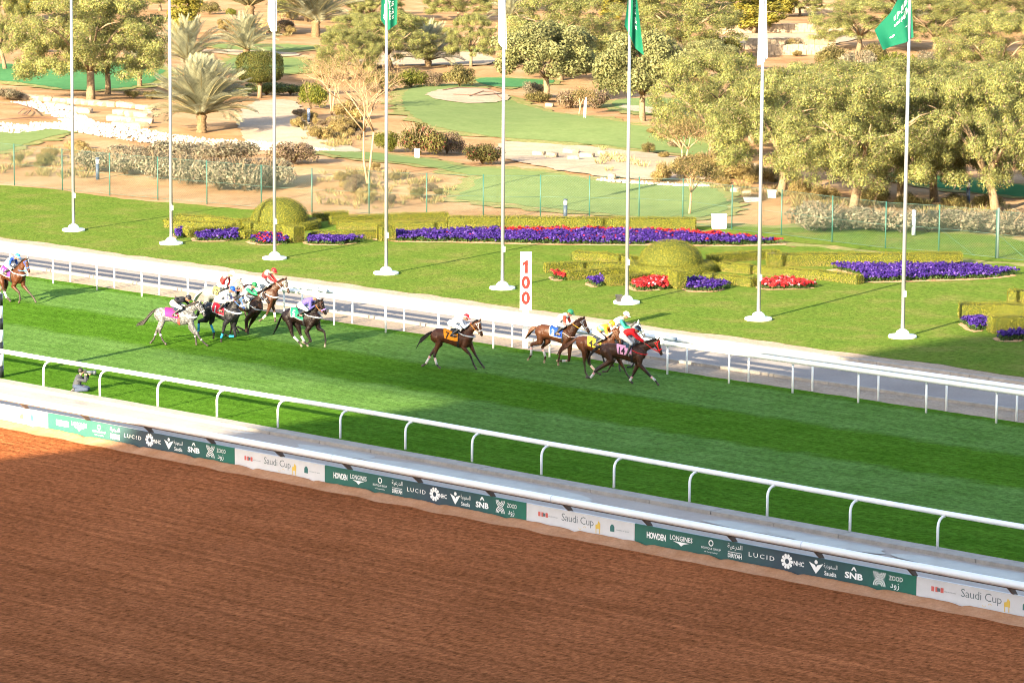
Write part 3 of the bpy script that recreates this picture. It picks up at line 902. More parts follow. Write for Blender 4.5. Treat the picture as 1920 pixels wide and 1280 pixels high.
# flags: a cloth grid between four corners given as (metres right of the pole, height), folded
def cloth(name, label, pole, H0, rows, m, waves, group, script=None, side=None):
    """rows: from the hoist to the fly, each (s_top, z_top, s_bot, z_bot); s = metres to the right as seen from the stand"""
    t = thing(name, label, 'flag', (pole[0], pole[1], 0), 0, group)
    nu, nv = 24, 22
    rt = np.array([_r[0], _r[1], 0]); fw = np.array([_f[0], _f[1], 0]); fw /= np.linalg.norm(fw)
    R = np.array(rows, float)
    def P(u, v, off=0.0):
        q = u * (len(R) - 1); i = min(int(q), len(R) - 2); k = q - i
        st, zt, sb, zb = R[i] * (1 - k) + R[i + 1] * k
        s_ = st + (sb - st) * v; z = zt + (zb - zt) * v
        dpt = waves[0] * math.sin(u * waves[1] + v * waves[2]) * min(1, u * 4) - off
        return rt * s_ + fw * dpt + np.array([0, 0, z])
    vs = [P(i / nu, j / nv) for i in range(nu + 1) for j in range(nv + 1)]
    fs = [(i * (nv + 1) + j, (i + 1) * (nv + 1) + j, (i + 1) * (nv + 1) + j + 1, i * (nv + 1) + j + 1) for i in range(nu) for j in range(nv)]
    MB().add(vs, fs, smooth=True).build('cloth', m, t)
    if script:
        for (nm, items) in script:
            mb = MB()
            for v, f in items:
                mb.add([P(min(max(a, 0), 1), min(max(b, 0), 1), .012) for a, b in v], f)
            mb.build(nm, FLAGW, t)
    return t
FLAGG = mat('green_flag_cloth', (.003, .095, .055), .75, .2, trans=.25)
FLAGW = mat('white_flag_cloth', (.60, .61, .63), .8, .2, trans=.2)
def shahada(u0, v0, us, vs_, ax='u'):
    """two stacked lines of script, mapped to cloth coordinates"""
    items = []
    for k, line in enumerate(('لا إله إلا الله', 'محمد رسول الله')):
        v, f, d = text_geo(arabic(line), .02)
        pts = [(p[0] / d[0], (p[1] / d[1]) * .5 + (.26 - .52 * k)) for p in v]
        if ax == 'u': q = [(u0 + a * us, v0 - b * vs_) for a, b in pts]
        else: q = [(u0 + b * us, v0 + a * vs_) for a, b in pts]
        items.append((q, f))
    return ('script', items)
def sword(u0, v0, L, w, ax='u'):
    pts = [(-.5, 0), (-.42, .4), (.30, .5), (.30, 1.6), (.36, 1.6), (.36, .5), (.50, .6), (.50, -1.2), (.44, -1.2), (.44, -.4), (.36, -.4), (.36, -1.3), (.30, -1.3), (.30, -.5), (-.3, -.35)]
    if ax == 'u': q = [(u0 + a * L, v0 + b * w) for a, b in pts]
    else: q = [(u0 + b * w, v0 + a * L) for a, b in pts]
    return ('sword', [(q, [tuple(range(len(q)))])])
GR = 'flags on the flagpoles'
def at(i, px, py):
    """pixel -> metres right of pole i, height"""
    g = poles[i]; k = ppm(g)
    d = ray(px, py); n = np.array([_f[0], _f[1], 0]); t_ = ((g - CAM) @ n) / (d @ n); X = CAM + d * t_
    return float((X - g) @ np.array([_r[0], _r[1], 0])), float(X[2])
def rows(i, L):
    return [(*at(i, a, b), *at(i, c, d)) for a, b, c, d in L]
# blowing green flag at the right
cloth('flag', 'green flag with white script and a sword blowing out to the left', poles[7], 0,
      rows(7, [(1706, -44, 1713, 70), (1690, -14, 1697, 80), (1668, 26, 1672, 88), (1640, 57, 1655, 94)]), FLAGG, (.12, 9, 2), GR,
      [shahada(.36, .40, .42, .30, 'u'), sword(.45, .72, .5, .022, 'u')])
cloth('flag', 'green flag hanging limp from its pole left of the big round tree', poles[3], 0,
      rows(3, [(717, -70, 714, 38), (722, -70, 728, 57), (734, -70, 735, 52), (747, -70, 744, 46)]), FLAGG, (.10, 8, 1), GR,
      [shahada(.62, .66, .32, .42, 'v'), sword(.18, .78, .25, .05, 'v')])
cloth('flag', 'green flag hanging in a narrow twist above the bucket', poles[5], 0,
      rows(5, [(1185, -60, 1171, 48), (1186, -60, 1182, 70), (1188, -50, 1192, 92), (1190, -40, 1207, 104)]), FLAGG, (.14, 10, 1), GR,
      [shahada(.66, .52, .2, .42, 'v')])
cloth('flag', 'white flag hanging furled in front of the date palms', poles[2], 0,
      rows(2, [(503, -60, 502, 42), (508, -60, 508, 58), (514, -60, 513, 63), (519, -60, 519, 58)]), FLAGW, (.09, 9, 1), GR)
cloth('flag', 'white flag hanging furled beside the big round tree', poles[4], 0,
      rows(4, [(935, -60, 934, 80), (939, -60, 939, 86), (944, -60, 945, 92), (947, -60, 950, 93)]), FLAGW, (.09, 9, 1), GR)
cloth('flag', 'white flag hanging folded in front of the feathery trees', poles[6], 0,
      rows(6, [(1436, -60, 1439, 108), (1433, -60, 1434, 115), (1430, -60, 1426, 121), (1426, -60, 1419, 124)]), FLAGW, (.10, 9, 1), GR)

# ------------------------------------------------------------------ horses and riders
# joints of each horse in its own frame (x forward, z up, metres; origin on the turf under the withers)
HORSE_POSES = {
  '14': {'pos':[-1.46,2.61],'hd':35,'cr':[-0.94,1.59],'but':[-1.34,1.24],'ps':[0.45,1.11],'poll':[0.9,1.74],'muz':[1.16,1.08],'tail':[[-1.19,1.56],[-1.57,1.27],[-1.74,1.04],[-1.76,0.86]],'legs':{'HR':[[-0.86,0.93],[-1.47,0.5],[-1.65,0.23],[-1.76,0.23]],'HL':[[-0.86,0.88],[-1.47,0.53],[-1.62,0.27],[-1.71,0.22]],'FR':[[0.25,0.8],[0.65,0.39],[0.87,0.19],[0.98,0.05]],'FL':[[0.1,0.67],[-0.05,0.33],[-0.12,0.18],[-0.13,0.05]]},'j':{'hel':[0.13,2.17],'sh':[-0.09,2.07],'hip':[-0.41,1.88],'hand':[0.41,1.66],'knee':[-0.07,1.63],'foot':[-0.23,1.16]}},
  '4': {'pos':[-3.43,3.06],'hd':27,'cr':[-0.8,1.61],'but':[-1.15,1.29],'ps':[0.51,1.14],'poll':[0.5,1.92],'muz':[0.65,1.47],'tail':[[-1.11,1.26],[-1.49,1.2],[-1.8,1.02],[-1.89,0.88]],'legs':{'HR':[[-0.75,0.98],[-0.77,0.59],[-0.72,0.18],[-0.64,0.05]],'HL':[[-0.72,0.91],[-0.65,0.48],[-0.36,0.19],[-0.21,0.11]],'FR':[[0.42,0.74],[0.3,0.49],[0.18,0.29],[0.01,0.25]],'FL':[[0.56,0.7],[0.77,0.37],[0.88,0.16],[0.93,0.09]]},'j':{'hel':[0.29,2.14],'sh':[0.07,2.01],'hip':[-0.33,1.79],'hand':[0.36,1.83],'knee':[0.05,1.6],'foot':[-0.35,1.31]}},
  '3': {'pos':[-6.55,4.18],'hd':18,'cr':[-0.98,1.67],'but':[-1.36,1.26],'ps':[0.3,1.11],'poll':[0.72,1.92],'muz':[1.04,1.42],'tail':[[-1.34,1.44],[-1.53,1.37],[-1.65,1.22],[-1.79,1.03]],'legs':{'HR':[[-1.08,0.9],[-1.46,0.79],[-1.49,0.31],[-1.63,0.15]],'HL':[[-0.88,0.91],[-1.13,0.66],[-0.98,0.28],[-1.03,0.05]],'FR':[[-0.03,0.82],[-0.19,0.54],[-0.27,0.2],[-0.27,0.05]],'FL':[[0.09,0.66],[0.07,0.2],[-0.22,0.16],[-0.45,0.16]]},'j':{'hel':[0.17,2.17],'sh':[-0.04,2.03],'hip':[-0.4,1.76],'hand':[0.29,1.73],'knee':[0.03,1.62],'foot':[-0.4,1.24]}},
  '7': {'pos':[-8.85,0.51],'hd':35,'cr':[-0.83,1.63],'but':[-1.21,1.22],'ps':[0.5,1.23],'poll':[0.72,1.92],'muz':[0.94,1.24],'tail':[[-1.1,1.52],[-1.37,1.28],[-1.62,1.1],[-1.75,0.85]],'legs':{'HR':[[-0.84,1.08],[-1.02,0.52],[-0.92,0.16],[-0.81,0.05]],'HL':[[-0.85,0.96],[-1.2,0.55],[-1.41,0.15],[-1.53,0.08]],'FR':[[0.15,0.89],[0.42,0.61],[0.57,0.21],[0.66,0.05]],'FL':[[0.39,0.95],[0.58,0.57],[0.83,0.19],[0.95,0.05]]},'j':{'hel':[0.23,2.1],'sh':[0.01,1.99],'hip':[-0.34,1.81],'hand':[0.39,1.84],'knee':[-0.01,1.69],'foot':[-0.35,1.36]}},
  '5': {'pos':[-17.44,0.13],'hd':27,'cr':[-0.62,1.61],'but':[-1.08,1.19],'ps':[0.58,1.18],'poll':[0.62,1.94],'muz':[0.89,1.37],'tail':[[-1.08,1.26],[-1.19,1.06],[-1.31,0.79],[-1.45,0.54]],'legs':{'HR':[[-0.67,0.9],[-0.57,0.48],[-0.31,0.24],[-0.17,0.05]],'HL':[[-0.43,0.84],[-0.33,0.49],[-0.15,0.2],[-0.01,0.05]],'FR':[[0.04,0.68],[0.24,0.28],[0.04,0.16],[-0.1,0.21]],'FL':[[0.47,0.78],[0.72,0.66],[0.79,0.23],[0.75,0.05]]},'j':{'hel':[0.41,2.11],'sh':[0.19,1.97],'hip':[-0.23,1.73],'hand':[0.41,1.77],'knee':[0.05,1.62],'foot':[-0.29,1.36]}},
  'grey': {'pos':[-21.4,-3.26],'hd':35,'cr':[-0.76,1.56],'but':[-1.15,1.22],'ps':[0.57,1.11],'poll':[0.76,1.77],'muz':[1.09,1.13],'tail':[[-1.03,1.46],[-1.32,1.25],[-1.55,0.94],[-1.88,0.83]],'legs':{'HR':[[-0.75,1.03],[-0.89,0.55],[-0.76,0.2],[-0.63,0.05]],'HL':[[-0.86,0.96],[-1.09,0.52],[-1.22,0.18],[-1.34,0.05]],'FR':[[0.53,0.78],[0.82,0.34],[0.99,0.16],[1.13,0.05]],'FL':[[0.36,0.69],[0.53,0.47],[0.59,0.19],[0.6,0.05]]},'j':{'hel':[0.3,1.98],'sh':[0.08,1.92],'hip':[-0.3,1.74],'hand':[0.5,1.79],'knee':[0.02,1.61],'foot':[-0.34,1.24]}},
  '1': {'pos':[-20.71,-1.29],'hd':20,'cr':[-0.76,1.67],'but':[-1.14,1.35],'ps':[0.52,1.17],'poll':[0.64,1.94],'muz':[0.9,1.42],'tail':[[-1.11,1.45],[-1.31,1.31],[-1.46,1.1],[-1.54,0.89]],'legs':{'HR':[[-0.97,0.89],[-1.31,0.83],[-1.34,0.39],[-1.37,0.23]],'HL':[[-0.86,0.84],[-0.94,0.74],[-0.75,0.33],[-0.78,0.12]],'FR':[[-0.08,0.79],[-0.17,0.42],[-0.25,0.21],[-0.26,0.05]],'FL':[[0.17,0.65],[0.26,0.25],[-0.03,0.23],[-0.2,0.27]]},'j':{'hel':[0.21,2.25],'sh':[-0.05,2.1],'hip':[-0.45,1.77],'hand':[0.32,1.78],'knee':[0.03,1.7],'foot':[-0.34,1.29]}},
  'green': {'pos':[-21.51,0.87],'hd':11,'cr':[-0.99,1.57],'but':[-1.36,1.2],'ps':[0.3,1.04],'poll':[0.37,1.84],'muz':[0.83,1.42],'tail':[[-1.32,1.33],[-1.56,1.16],[-1.69,0.93],[-1.76,0.74]],'legs':{'HR':[[-0.93,0.85],[-1.2,0.7],[-1.1,0.24],[-1.17,0.05]],'HL':[[-1.01,0.81],[-1.25,0.52],[-1.09,0.22],[-0.95,0.05]],'FR':[[-0.3,0.66],[-0.31,0.15],[-0.57,0.24],[-0.77,0.3]],'FL':[[-0.19,0.63],[-0.35,0.39],[-0.44,0.17],[-0.44,0.05]]},'j':{'hel':[0.06,2.18],'sh':[-0.26,2.0],'hip':[-0.55,1.63],'hand':[0.31,1.72],'knee':[-0.04,1.51],'foot':[-0.47,1.05]}},
  '12': {'pos':[-25.17,2.58],'hd':17,'cr':[-0.91,1.55],'but':[-1.25,1.14],'ps':[0.4,1.1],'poll':[0.62,1.9],'muz':[0.83,1.44],'tail':[[-1.22,1.3],[-1.47,1.18],[-1.62,0.96],[-1.72,0.74]],'legs':{'HR':[[-0.94,0.89],[-1.16,0.66],[-1.04,0.26],[-0.91,0.05]],'HL':[[-0.99,0.85],[-1.14,0.58],[-0.99,0.2],[-0.84,0.05]],'FR':[[0.01,0.72],[0.1,0.49],[0.07,0.26],[0.04,0.05]],'FL':[[0.18,0.62],[0.36,0.38],[0.24,0.11],[0.05,0.05]]},'j':{'hel':[0.27,2.16],'sh':[-0.05,2.06],'hip':[-0.33,1.65],'hand':[-0.02,1.6],'knee':[0.07,1.6],'foot':[-0.36,1.23]}},
  'red': {'pos':[-24.2,4.05],'hd':22,'cr':[-0.87,1.63],'but':[-1.23,1.28],'ps':[0.42,1.02],'poll':[0.79,1.86],'muz':[1.05,1.3],'tail':[[-1.2,1.42],[-1.41,1.27],[-1.56,1.02],[-1.63,0.8]],'legs':{'HR':[[-0.88,0.92],[-1.09,0.66],[-1.01,0.24],[-0.89,0.05]],'HL':[[-0.89,0.88],[-1.04,0.56],[-0.89,0.21],[-0.74,0.05]],'FR':[[0.17,0.71],[0.02,0.36],[-0.18,0.15],[-0.33,0.05]],'FL':[[0.13,0.72],[0.24,0.46],[0.27,0.22],[0.28,0.05]]},'j':{'hel':[0.28,2.24],'sh':[-0.05,2.11],'hip':[-0.23,1.83],'hand':[0.46,1.73],'knee':[0.1,1.65],'foot':[-0.17,1.34]}},
  'left': {'pos':[-36.66,0.02],'hd':11,'cr':[-0.79,1.64],'but':[-1.14,1.28],'ps':[0.53,1.19],'poll':[0.65,1.96],'muz':[0.9,1.35],'tail':[[-1.11,1.4],[-1.34,1.23],[-1.49,1.0],[-1.58,0.77]],'legs':{'HR':[[-0.61,0.86],[-0.56,0.54],[-0.37,0.18],[-0.17,0.05]],'HL':[[-0.66,0.77],[-0.79,0.35],[-0.58,0.15],[-0.47,0.05]],'FR':[[0.01,0.74],[0.37,0.48],[0.41,0.18],[0.34,0.06]],'FL':[[0.35,0.76],[0.66,0.51],[0.99,0.24],[1.11,0.05]]},'j':{'hel':[0.18,2.11],'sh':[-0.14,1.96],'hip':[-0.42,1.71],'hand':[0.03,1.51],'knee':[0.0,1.54],'foot':[-0.44,1.31]}},
  'white': {'pos':[-4.07,4.9],'hd':35,'cr':[-0.81,1.75],'but':[-1.18,1.41],'ps':[0.55,1.11],'poll':[0.51,1.9],'muz':[0.85,1.4],'tail':[[-0.95,1.58],[-1.16,1.46],[-1.27,1.22],[-1.36,1.01]],'legs':{'HR':[[-0.74,1.09],[-0.87,0.72],[-0.77,0.35],[-0.68,0.23]],'HL':[[-0.64,1.05],[-0.73,0.58],[-0.58,0.31],[-0.47,0.19]],'FR':[[0.11,0.77],[-0.1,0.46],[-0.17,0.2],[-0.14,0.05]],'FL':[[0.3,0.71],[0.42,0.38],[0.3,0.15],[0.16,0.14]]},'j':{'hel':[0.07,2.35],'sh':[-0.18,2.13],'hip':[-0.33,1.8],'hand':[0.23,1.8],'knee':[0.02,1.66],'foot':[-0.37,1.33]}},
}


def skin(mb, name, voxel, smooth, mats):
    """one closed continuous surface grown over a bundle of overlapping limbs"""
    me0 = mb.mesh('bundle')
    o = bpy.data.objects.new('bundle', me0); col.objects.link(o)
    r = o.modifiers.new('r', 'REMESH'); r.mode = 'VOXEL'; r.voxel_size = voxel
    s = o.modifiers.new('s', 'SMOOTH'); s.factor = .5; s.iterations = smooth
    dg = bpy.context.evaluated_depsgraph_get(); dg.update()
    me = bpy.data.meshes.new_from_object(o.evaluated_get(dg))
    bpy.data.objects.remove(o); bpy.data.meshes.remove(me0)
    me.name = name
    me.materials.clear()
    for m in mats: me.materials.append(m)
    me.polygons.foreach_set('use_smooth', [True] * len(me.polygons))
    return me

def paint(me, segs):
    """vertex colour of the nearest limb segment: (p0, p1, radius, colour)"""
    n = len(me.vertices)
    V = np.empty(n * 3); me.vertices.foreach_get('co', V); V = V.reshape(-1, 3)
    W = []; C = []
    for p0, p1, r, c in segs:
        p0 = np.array(p0, float); p1 = np.array(p1, float); d = p1 - p0
        t = np.clip(((V - p0) @ d) / (d @ d + 1e-12), 0, 1)
        W.append(np.linalg.norm(V - p0 - t[:, None] * d, axis=1) - r); C.append(c)
    W = np.array(W); C = np.array(C)
    w = np.exp(-(W - W.min(0)) / .022)
    colr = (w.T @ C) / w.sum(0)[:, None]
    a = me.color_attributes.new('tint', 'FLOAT_COLOR', 'POINT')
    a.data.foreach_set('color', np.concatenate([colr, np.ones((n, 1))], 1).astype(np.float32).ravel())

def coat_mat(name, dapple=False):
    m = bpy.data.materials.new(name); m.use_nodes = True
    N = m.node_tree.nodes; L = m.node_tree.links; b = N['Principled BSDF']
    b.inputs['Roughness'].default_value = .5; b.inputs['Specular IOR Level'].default_value = .22
    a = N.new('ShaderNodeAttribute'); a.attribute_name = 'tint'
    tc = N.new('ShaderNodeTexCoord')
    nz = N.new('ShaderNodeTexNoise'); nz.inputs['Scale'].default_value = 5; nz.inputs['Detail'].default_value = 6; L.new(tc.outputs['Object'], nz.inputs['Vector'])
    mr = N.new('ShaderNodeMapRange'); mr.inputs['From Min'].default_value = .3; mr.inputs['From Max'].default_value = .7
    mr.inputs['To Min'].default_value = .74; mr.inputs['To Max'].default_value = 1.26; L.new(nz.outputs['Fac'], mr.inputs[0])
    mx = N.new('ShaderNodeMix'); mx.data_type = 'RGBA'; mx.blend_type = 'MULTIPLY'; mx.inputs[0].default_value = 1
    L.new(a.outputs['Color'], mx.inputs[6]); L.new(mr.outputs[0], mx.inputs[7]); src = mx.outputs[2]
    if dapple:
        vo = N.new('ShaderNodeTexVoronoi'); vo.inputs['Scale'].default_value = 13; vo.feature = 'SMOOTH_F1'
        nd = N.new('ShaderNodeTexNoise'); nd.inputs['Scale'].default_value = 8
        L.new(tc.outputs['Object'], nd.inputs['Vector'])
        ad = N.new('ShaderNodeMix'); ad.data_type = 'RGBA'; ad.blend_type = 'LINEAR_LIGHT'; ad.inputs[0].default_value = .12
        L.new(tc.outputs['Object'], ad.inputs[6]); L.new(nd.outputs['Color'], ad.inputs[7]); L.new(ad.outputs[2], vo.inputs['Vector'])
        rr = N.new('ShaderNodeMapRange'); rr.inputs['From Min'].default_value = .22; rr.inputs['From Max'].default_value = .60
        rr.inputs['To Min'].default_value = 1.3; rr.inputs['To Max'].default_value = .42; L.new(vo.outputs['Distance'], rr.inputs[0])
        m2 = N.new('ShaderNodeMix'); m2.data_type = 'RGBA'; m2.blend_type = 'MULTIPLY'; m2.inputs[0].default_value = 1
        L.new(src, m2.inputs[6]); L.new(rr.outputs[0], m2.inputs[7]); src = m2.outputs[2]
    L.new(src, b.inputs['Base Color'])
    mz = N.new('ShaderNodeTexNoise'); mz.inputs['Scale'].default_value = 6.5; mz.inputs['Detail'].default_value = 2; L.new(tc.outputs['Object'], mz.inputs['Vector'])
    bp = N.new('ShaderNodeBump'); bp.inputs['Strength'].default_value = .8; bp.inputs['Distance'].default_value = .05
    L.new(mz.outputs['Fac'], bp.inputs['Height']); L.new(bp.outputs['Normal'], b.inputs['Normal'])
    return m
COAT = coat_mat('horse_coat'); COAT_DAP = coat_mat('dappled_coat', True)
CLOTHMATS = {}
def cloth_mat(c, rough=.7):
    k = tuple(round(x, 3) for x in c)
    if k not in CLOTHMATS: CLOTHMATS[k] = mat('cloth', c, rough, .2, var=.08, vscale=14)
    return CLOTHMATS[k]
HAIR = {}
def hair_mat(c):
    k = tuple(round(x, 3) for x in c)
    if k not in HAIR: HAIR[k] = mat('hair', c, .55, .3, var=.3, vscale=30)
    return HAIR[k]
LEATHER = mat('black_leather', (.012, .012, .014), .35, .5)
TINT = mat('painted_cloth', (1, 1, 1), .65, .2, tint=True)
SKINM = mat('skin', (1, 1, 1), .55, .3, tint=True)
WHITEF = cloth_mat((.76, .76, .77))
EYE = mat('dark_eye', (.008, .006, .005), .1, .6)

def lerp(a, b, t): return tuple(np.array(a, float) * (1 - t) + np.array(b, float) * t)

def make_horse(key, label, spec):
    P = HORSE_POSES[key]
    rz = math.radians(P['hd'])
    h = thing('horse', label, 'horse', (P['pos'][0], P['pos'][1], 0), rz, 'racehorses on the turf')
    coat, pts_c = spec['coat'], spec.get('points', spec['coat'])
    cr, bt, ps, poll, muz = (np.array(P[k]) for k in ('cr', 'but', 'ps', 'poll', 'muz'))
    cr[1] = min(max(cr[1], 1.50), 1.62)
    st = [(bt[0] + .02, bt[1], .11, .10), (bt[0] + .13, bt[1] + .02, .25, .21), (cr[0] - .08, cr[1] - .32, .315, .27), (cr[0] + .20, cr[1] - .30, .285, .27),
          (cr[0] * .45, 1.235, .265, .27), (-.16, 1.20, .315, .275), (.06, 1.185, .355, .25), (.24, 1.18, .325, .225), (ps[0] - .09, ps[1] + .07, .235, .20), (ps[0] + .02, ps[1] + .02, .13, .13)]
    st = sorted(st)
    sx = np.array([s[0] for s in st])
    def sec(x): return [float(np.interp(x, sx, [s[k] for s in st])) for k in (1, 2, 3)]
    mb = MB(); segs = []
    mb.tube([(s[0], 0, s[1]) for s in st], [(s[2], s[3]) for s in st], 18, up=(0, 0, 1))
    for a, b in zip(st[:-1], st[1:]): segs.append(((a[0], 0, a[1]), (b[0], 0, b[1]), .26, coat))
    nb = np.array([.14, 1.30]); ne = poll + np.array([-.07, -.11])
    nm = nb * .5 + ne * .5 + np.array([-.015, .03])
    mb.tube([(nb[0] - .12, 0, nb[1] - .1), (nb[0], 0, nb[1]), (nm[0], 0, nm[1]), (ne[0], 0, ne[1]), (poll[0] - .01, 0, poll[1] - .03)], [(.24, .16), (.25, .15), (.175, .098), (.125, .075), (.09, .065)], 16, up=(0, 0, 1))
    segs += [((nb[0], 0, nb[1]), (nm[0], 0, nm[1]), .14, coat), ((nm[0], 0, nm[1]), (ne[0], 0, ne[1]), .1, coat)]
    d = muz - poll; d = d / np.hypot(*d); HL = .60
    def hd(t, up=0.0, y=0.0):
        n = np.array([d[1], -d[0]]) * (-1)
        if n[1] < 0: n = -n
        q = poll + d * HL * t + n * up
        return (q[0], y, q[1])
    hs = [(-.04, .07, .06), (.10, .12, .09), (.28, .128, .092), (.5, .10, .075), (.72, .073, .058), (.9, .066, .058), (1.0, .045, .045)]
    mb.tube([hd(t, -.045 if t < .6 else -.03) for t, _, _ in hs], [(a, b) for _, a, b in hs], 14, up=(0, 0, 1))
    hc = spec.get('face', coat)
    segs += [(hd(.1), hd(.72), .08, hc), (hd(.84), hd(1.0), .07, spec.get('muzzle', tuple(.45 * x for x in coat)))]
    for s in (-1, 1):
        mb.tube([hd(.03, .02, s * .05), hd(-.08, .10, s * .07), hd(-.20, .14, s * .065)], [.035, .034, .006], 8)
        segs.append((hd(.0, .05, s * .06), hd(-.2, .14, s * .065), .03, hc))
    # legs
    LG = {}
    for k, pts in P['legs'].items():
        s = -1 if k[1] == 'R' else 1
        q = [np.array([p[0], s * (.15 if i < 2 else .135), p[1]]) for i, p in enumerate(pts)]
        if k[0] == 'H':
            top = np.array([bt[0] + .30, s * .12, bt[1] + .03]); rr = [.20, .125, .058, .046, .034]
            if np.linalg.norm(q[0] - top) > .55: q[0] = top + (q[0] - top) * .55 / np.linalg.norm(q[0] - top)
        else:
            top = np.array([ps[0] - .20, s * .115, ps[1] + .02]); rr = [.16, .095, .052, .044, .034]
        c_, f_, hf = q[1], q[2], q[3]
        v = f_ - c_; L_ = np.linalg.norm(v); lim = (.34, .46) if k[0] == 'H' else (.26, .38)
        f_ = c_ + v / L_ * min(max(L_, lim[0]), lim[1])
        v = hf - f_; L_ = np.linalg.norm(v); hf = f_ + v / (L_ + 1e-6) * min(max(L_, .15), .21)
        dz = .045 - hf[2]
        if dz > 0: hf[2] += dz; f_[2] = max(f_[2], .11)
        mb.capsule(top, rr[0], q[0], rr[1]); mb.capsule(q[0], rr[1], c_, rr[2])
        mid = (c_ + f_) / 2
        mb.capsule(c_, rr[2], mid, .037); mb.capsule(mid, .037, f_, rr[3]); mb.capsule(f_, rr[3], hf, .036)
        v = hf - f_; v = v / np.linalg.norm(v)
        mb.capsule(hf - v * .03, .044, hf + v * .015, .054)
        up = q[0] * .45 + c_ * .55
        segs += [(top, q[0], rr[0], coat), (q[0], up, .08, coat), (up, c_, .06, lerp(coat, pts_c, .65)), (c_, f_, .05, pts_c), (f_, hf - v * .04, .04, pts_c), (hf - v * .03, hf + v * .03, .05, spec.get('hoof', (.05, .04, .035)))]
        LG[k] = (c_, f_, hf)
    me = skin(mb, 'body', .021, 5, [COAT_DAP if spec.get('dapple') else COAT])
    paint(me, segs)
    link('body', me, h)
    # eyes
    for s in (-1, 1): MB().ell(hd(.30, .03, s * .082), (.02, .014, .02), 8).build('eye', EYE, h)
    # tail
    T = [np.array([p[0], 0, p[1]]) for p in P['tail']]
    T[0] = np.array([bt[0] + .05, 0, bt[1] + .22])
    tm = MB()
    for i in range(170):
        a, b = random.uniform(-1, 1), random.uniform(-1, 1); L_ = random.uniform(.72, 1.04)
        pts = []
        for j in range(9):
            u = j / 8 * L_
            k = min(int(u * 3), 2); f = u * 3 - k
            c = T[k] * (1 - f) + T[min(k + 1, 3)] * f
            w = .035 + .10 * math.sin(min(1, u * 1.15) * PI * .85)
            pts.append(c + np.array([.4 * b * w, a * w, b * w]) + np.array([0, 0, -.02 * u * u]))
        tm.tube(pts, [.010] * 5 + [.009, .008, .006, .003], 4, mi=0, c=spec.get('tail_tip', spec['mane']) if random.random() < .3 else spec['mane'])
    tm.tube([T[0] + (.12, 0, .04), T[0] * .6 + T[1] * .4, T[1]], [.05, .045, .03], 8, c=spec['mane'])
    tm.build('tail', TINT if False else hair_mat(spec['mane']), h)
    # mane
    mm = MB()
    for i in range(110):
        t = i / 109
        c = (nb * (1 - t) + poll * t) if t < 1 else poll
        crest = np.array([c[0], c[1] + np.interp(t, [0, .5, 1], [.26, .165, .05])]) - np.array([.02, .0])
        s = random.choice((-1, 1)); w = random.uniform(.05, .11)
        p0 = np.array([crest[0] + .03, 0, crest[1] - .01]); p1 = p0 + np.array([-.05 - .05 * random.random(), s * .05, .015 + .03 * random.random()]); p2 = p1 + np.array([-.07, s * .045, -w])
        mm.tube([p0, p1, p2], [.016, .013, .004], 4, squash=.6)
    mm.tube([hd(-.05, .06), hd(.1, .085), hd(.24, .07)], [.03, .028, .008], 6)
    mm.build('mane', hair_mat(spec['mane']), h)
    # tack
    def wrap(x, ang, off):
        zc, ra, rb = sec(x)
        return (x, -(rb + off) * math.sin(ang), zc + (ra + off) * math.cos(ang))
    cb = MB(); nx, na = 10, 22; vs = []
    x0, x1 = spec.get('cloth_x', (-.66, -.06))
    for i in range(nx + 1):
        for j in range(na + 1):
            u = i / nx; a = math.radians(-98 + 196 * j / na)
            x = x0 + (x1 - x0) * u
            x += .07 * (abs(a) / 1.7) ** 2 * (1 - u)
            vs.append(wrap(x, a, .020 + .004 * math.sin(u * 9 + j)))
    fs = [(i * (na + 1) + j, i * (na + 1) + j + 1, (i + 1) * (na + 1) + j + 1, (i + 1) * (na + 1) + j) for i in range(nx) for j in range(na)]
    cb.add(vs, fs, smooth=True)
    sc = cb.build('saddle_cloth', cloth_mat(spec['cloth']), h)
    if spec.get('edge'):
        eb = MB()
        for pth in ([wrap(x0 + .07 * (abs(a) / 1.7) ** 2, a, .024) for a in np.radians(np.linspace(-98, 98, 24))], [wrap(x0 + (x1 - x0) * u + .07 * (1 - u), math.radians(98), .024) for u in np.linspace(0, 1, 8)]):
            eb.tube(pth, .012, 5)
        eb.build('cloth_edge', cloth_mat(spec['edge']), sc)
    if spec.get('num'):
        v, f, dd = text_geo(spec['num'], .03)
        bm = bmesh.new(); bv = [bm.verts.new(q) for q in v]
        for q in f:
            try: bm.faces.new([bv[i] for i in q])
            except ValueError: pass
        for yy in np.linspace(-.45, .45, 8): bmesh.ops.bisect_plane(bm, geom=bm.verts[:] + bm.edges[:] + bm.faces[:], plane_co=(0, float(yy) * dd[1], 0), plane_no=(0, 1, 0))
        bm.verts.index_update(); v = np.array([tuple(q.co) for q in bm.verts]); f = [tuple(w.index for w in q.verts) for q in bm.faces]; bm.free()
        H = .25; k = H / dd[1]; kx = k * .85
        nbm = MB(); vv = []
        cx = x0 + .19 + .035 * (len(spec['num']) - 1)
        for p in v:
            x = cx + p[0] * kx; s_ = .285 - p[1] * k
            zc, ra, rb = sec(x)
            vv.append(wrap(x, s_ / ((ra + rb) / 2) + .16, .034))
        nbm.add(vv, f)
        nbm.build('number', cloth_mat(spec['numc']), sc)
    sd = MB()
    for s in (-1, 1):
        g = [[wrap(x, s * a, .035) for a in np.linspace(.0, .80, 7)] for x in (-.30, -.22, -.13, -.04)]
        vs = [p for r_ in g for p in r_]
        sd.add(vs, [(i * 7 + j, i * 7 + j + 1, (i + 1) * 7 + j + 1, (i + 1) * 7 + j) for i in range(3) for j in range(6)], smooth=True)
    sd.tube([wrap(-.40, 0, .06), wrap(-.22, 0, .05), wrap(-.05, 0, .065)], [.07, .06, .05], 8, squash=.5)
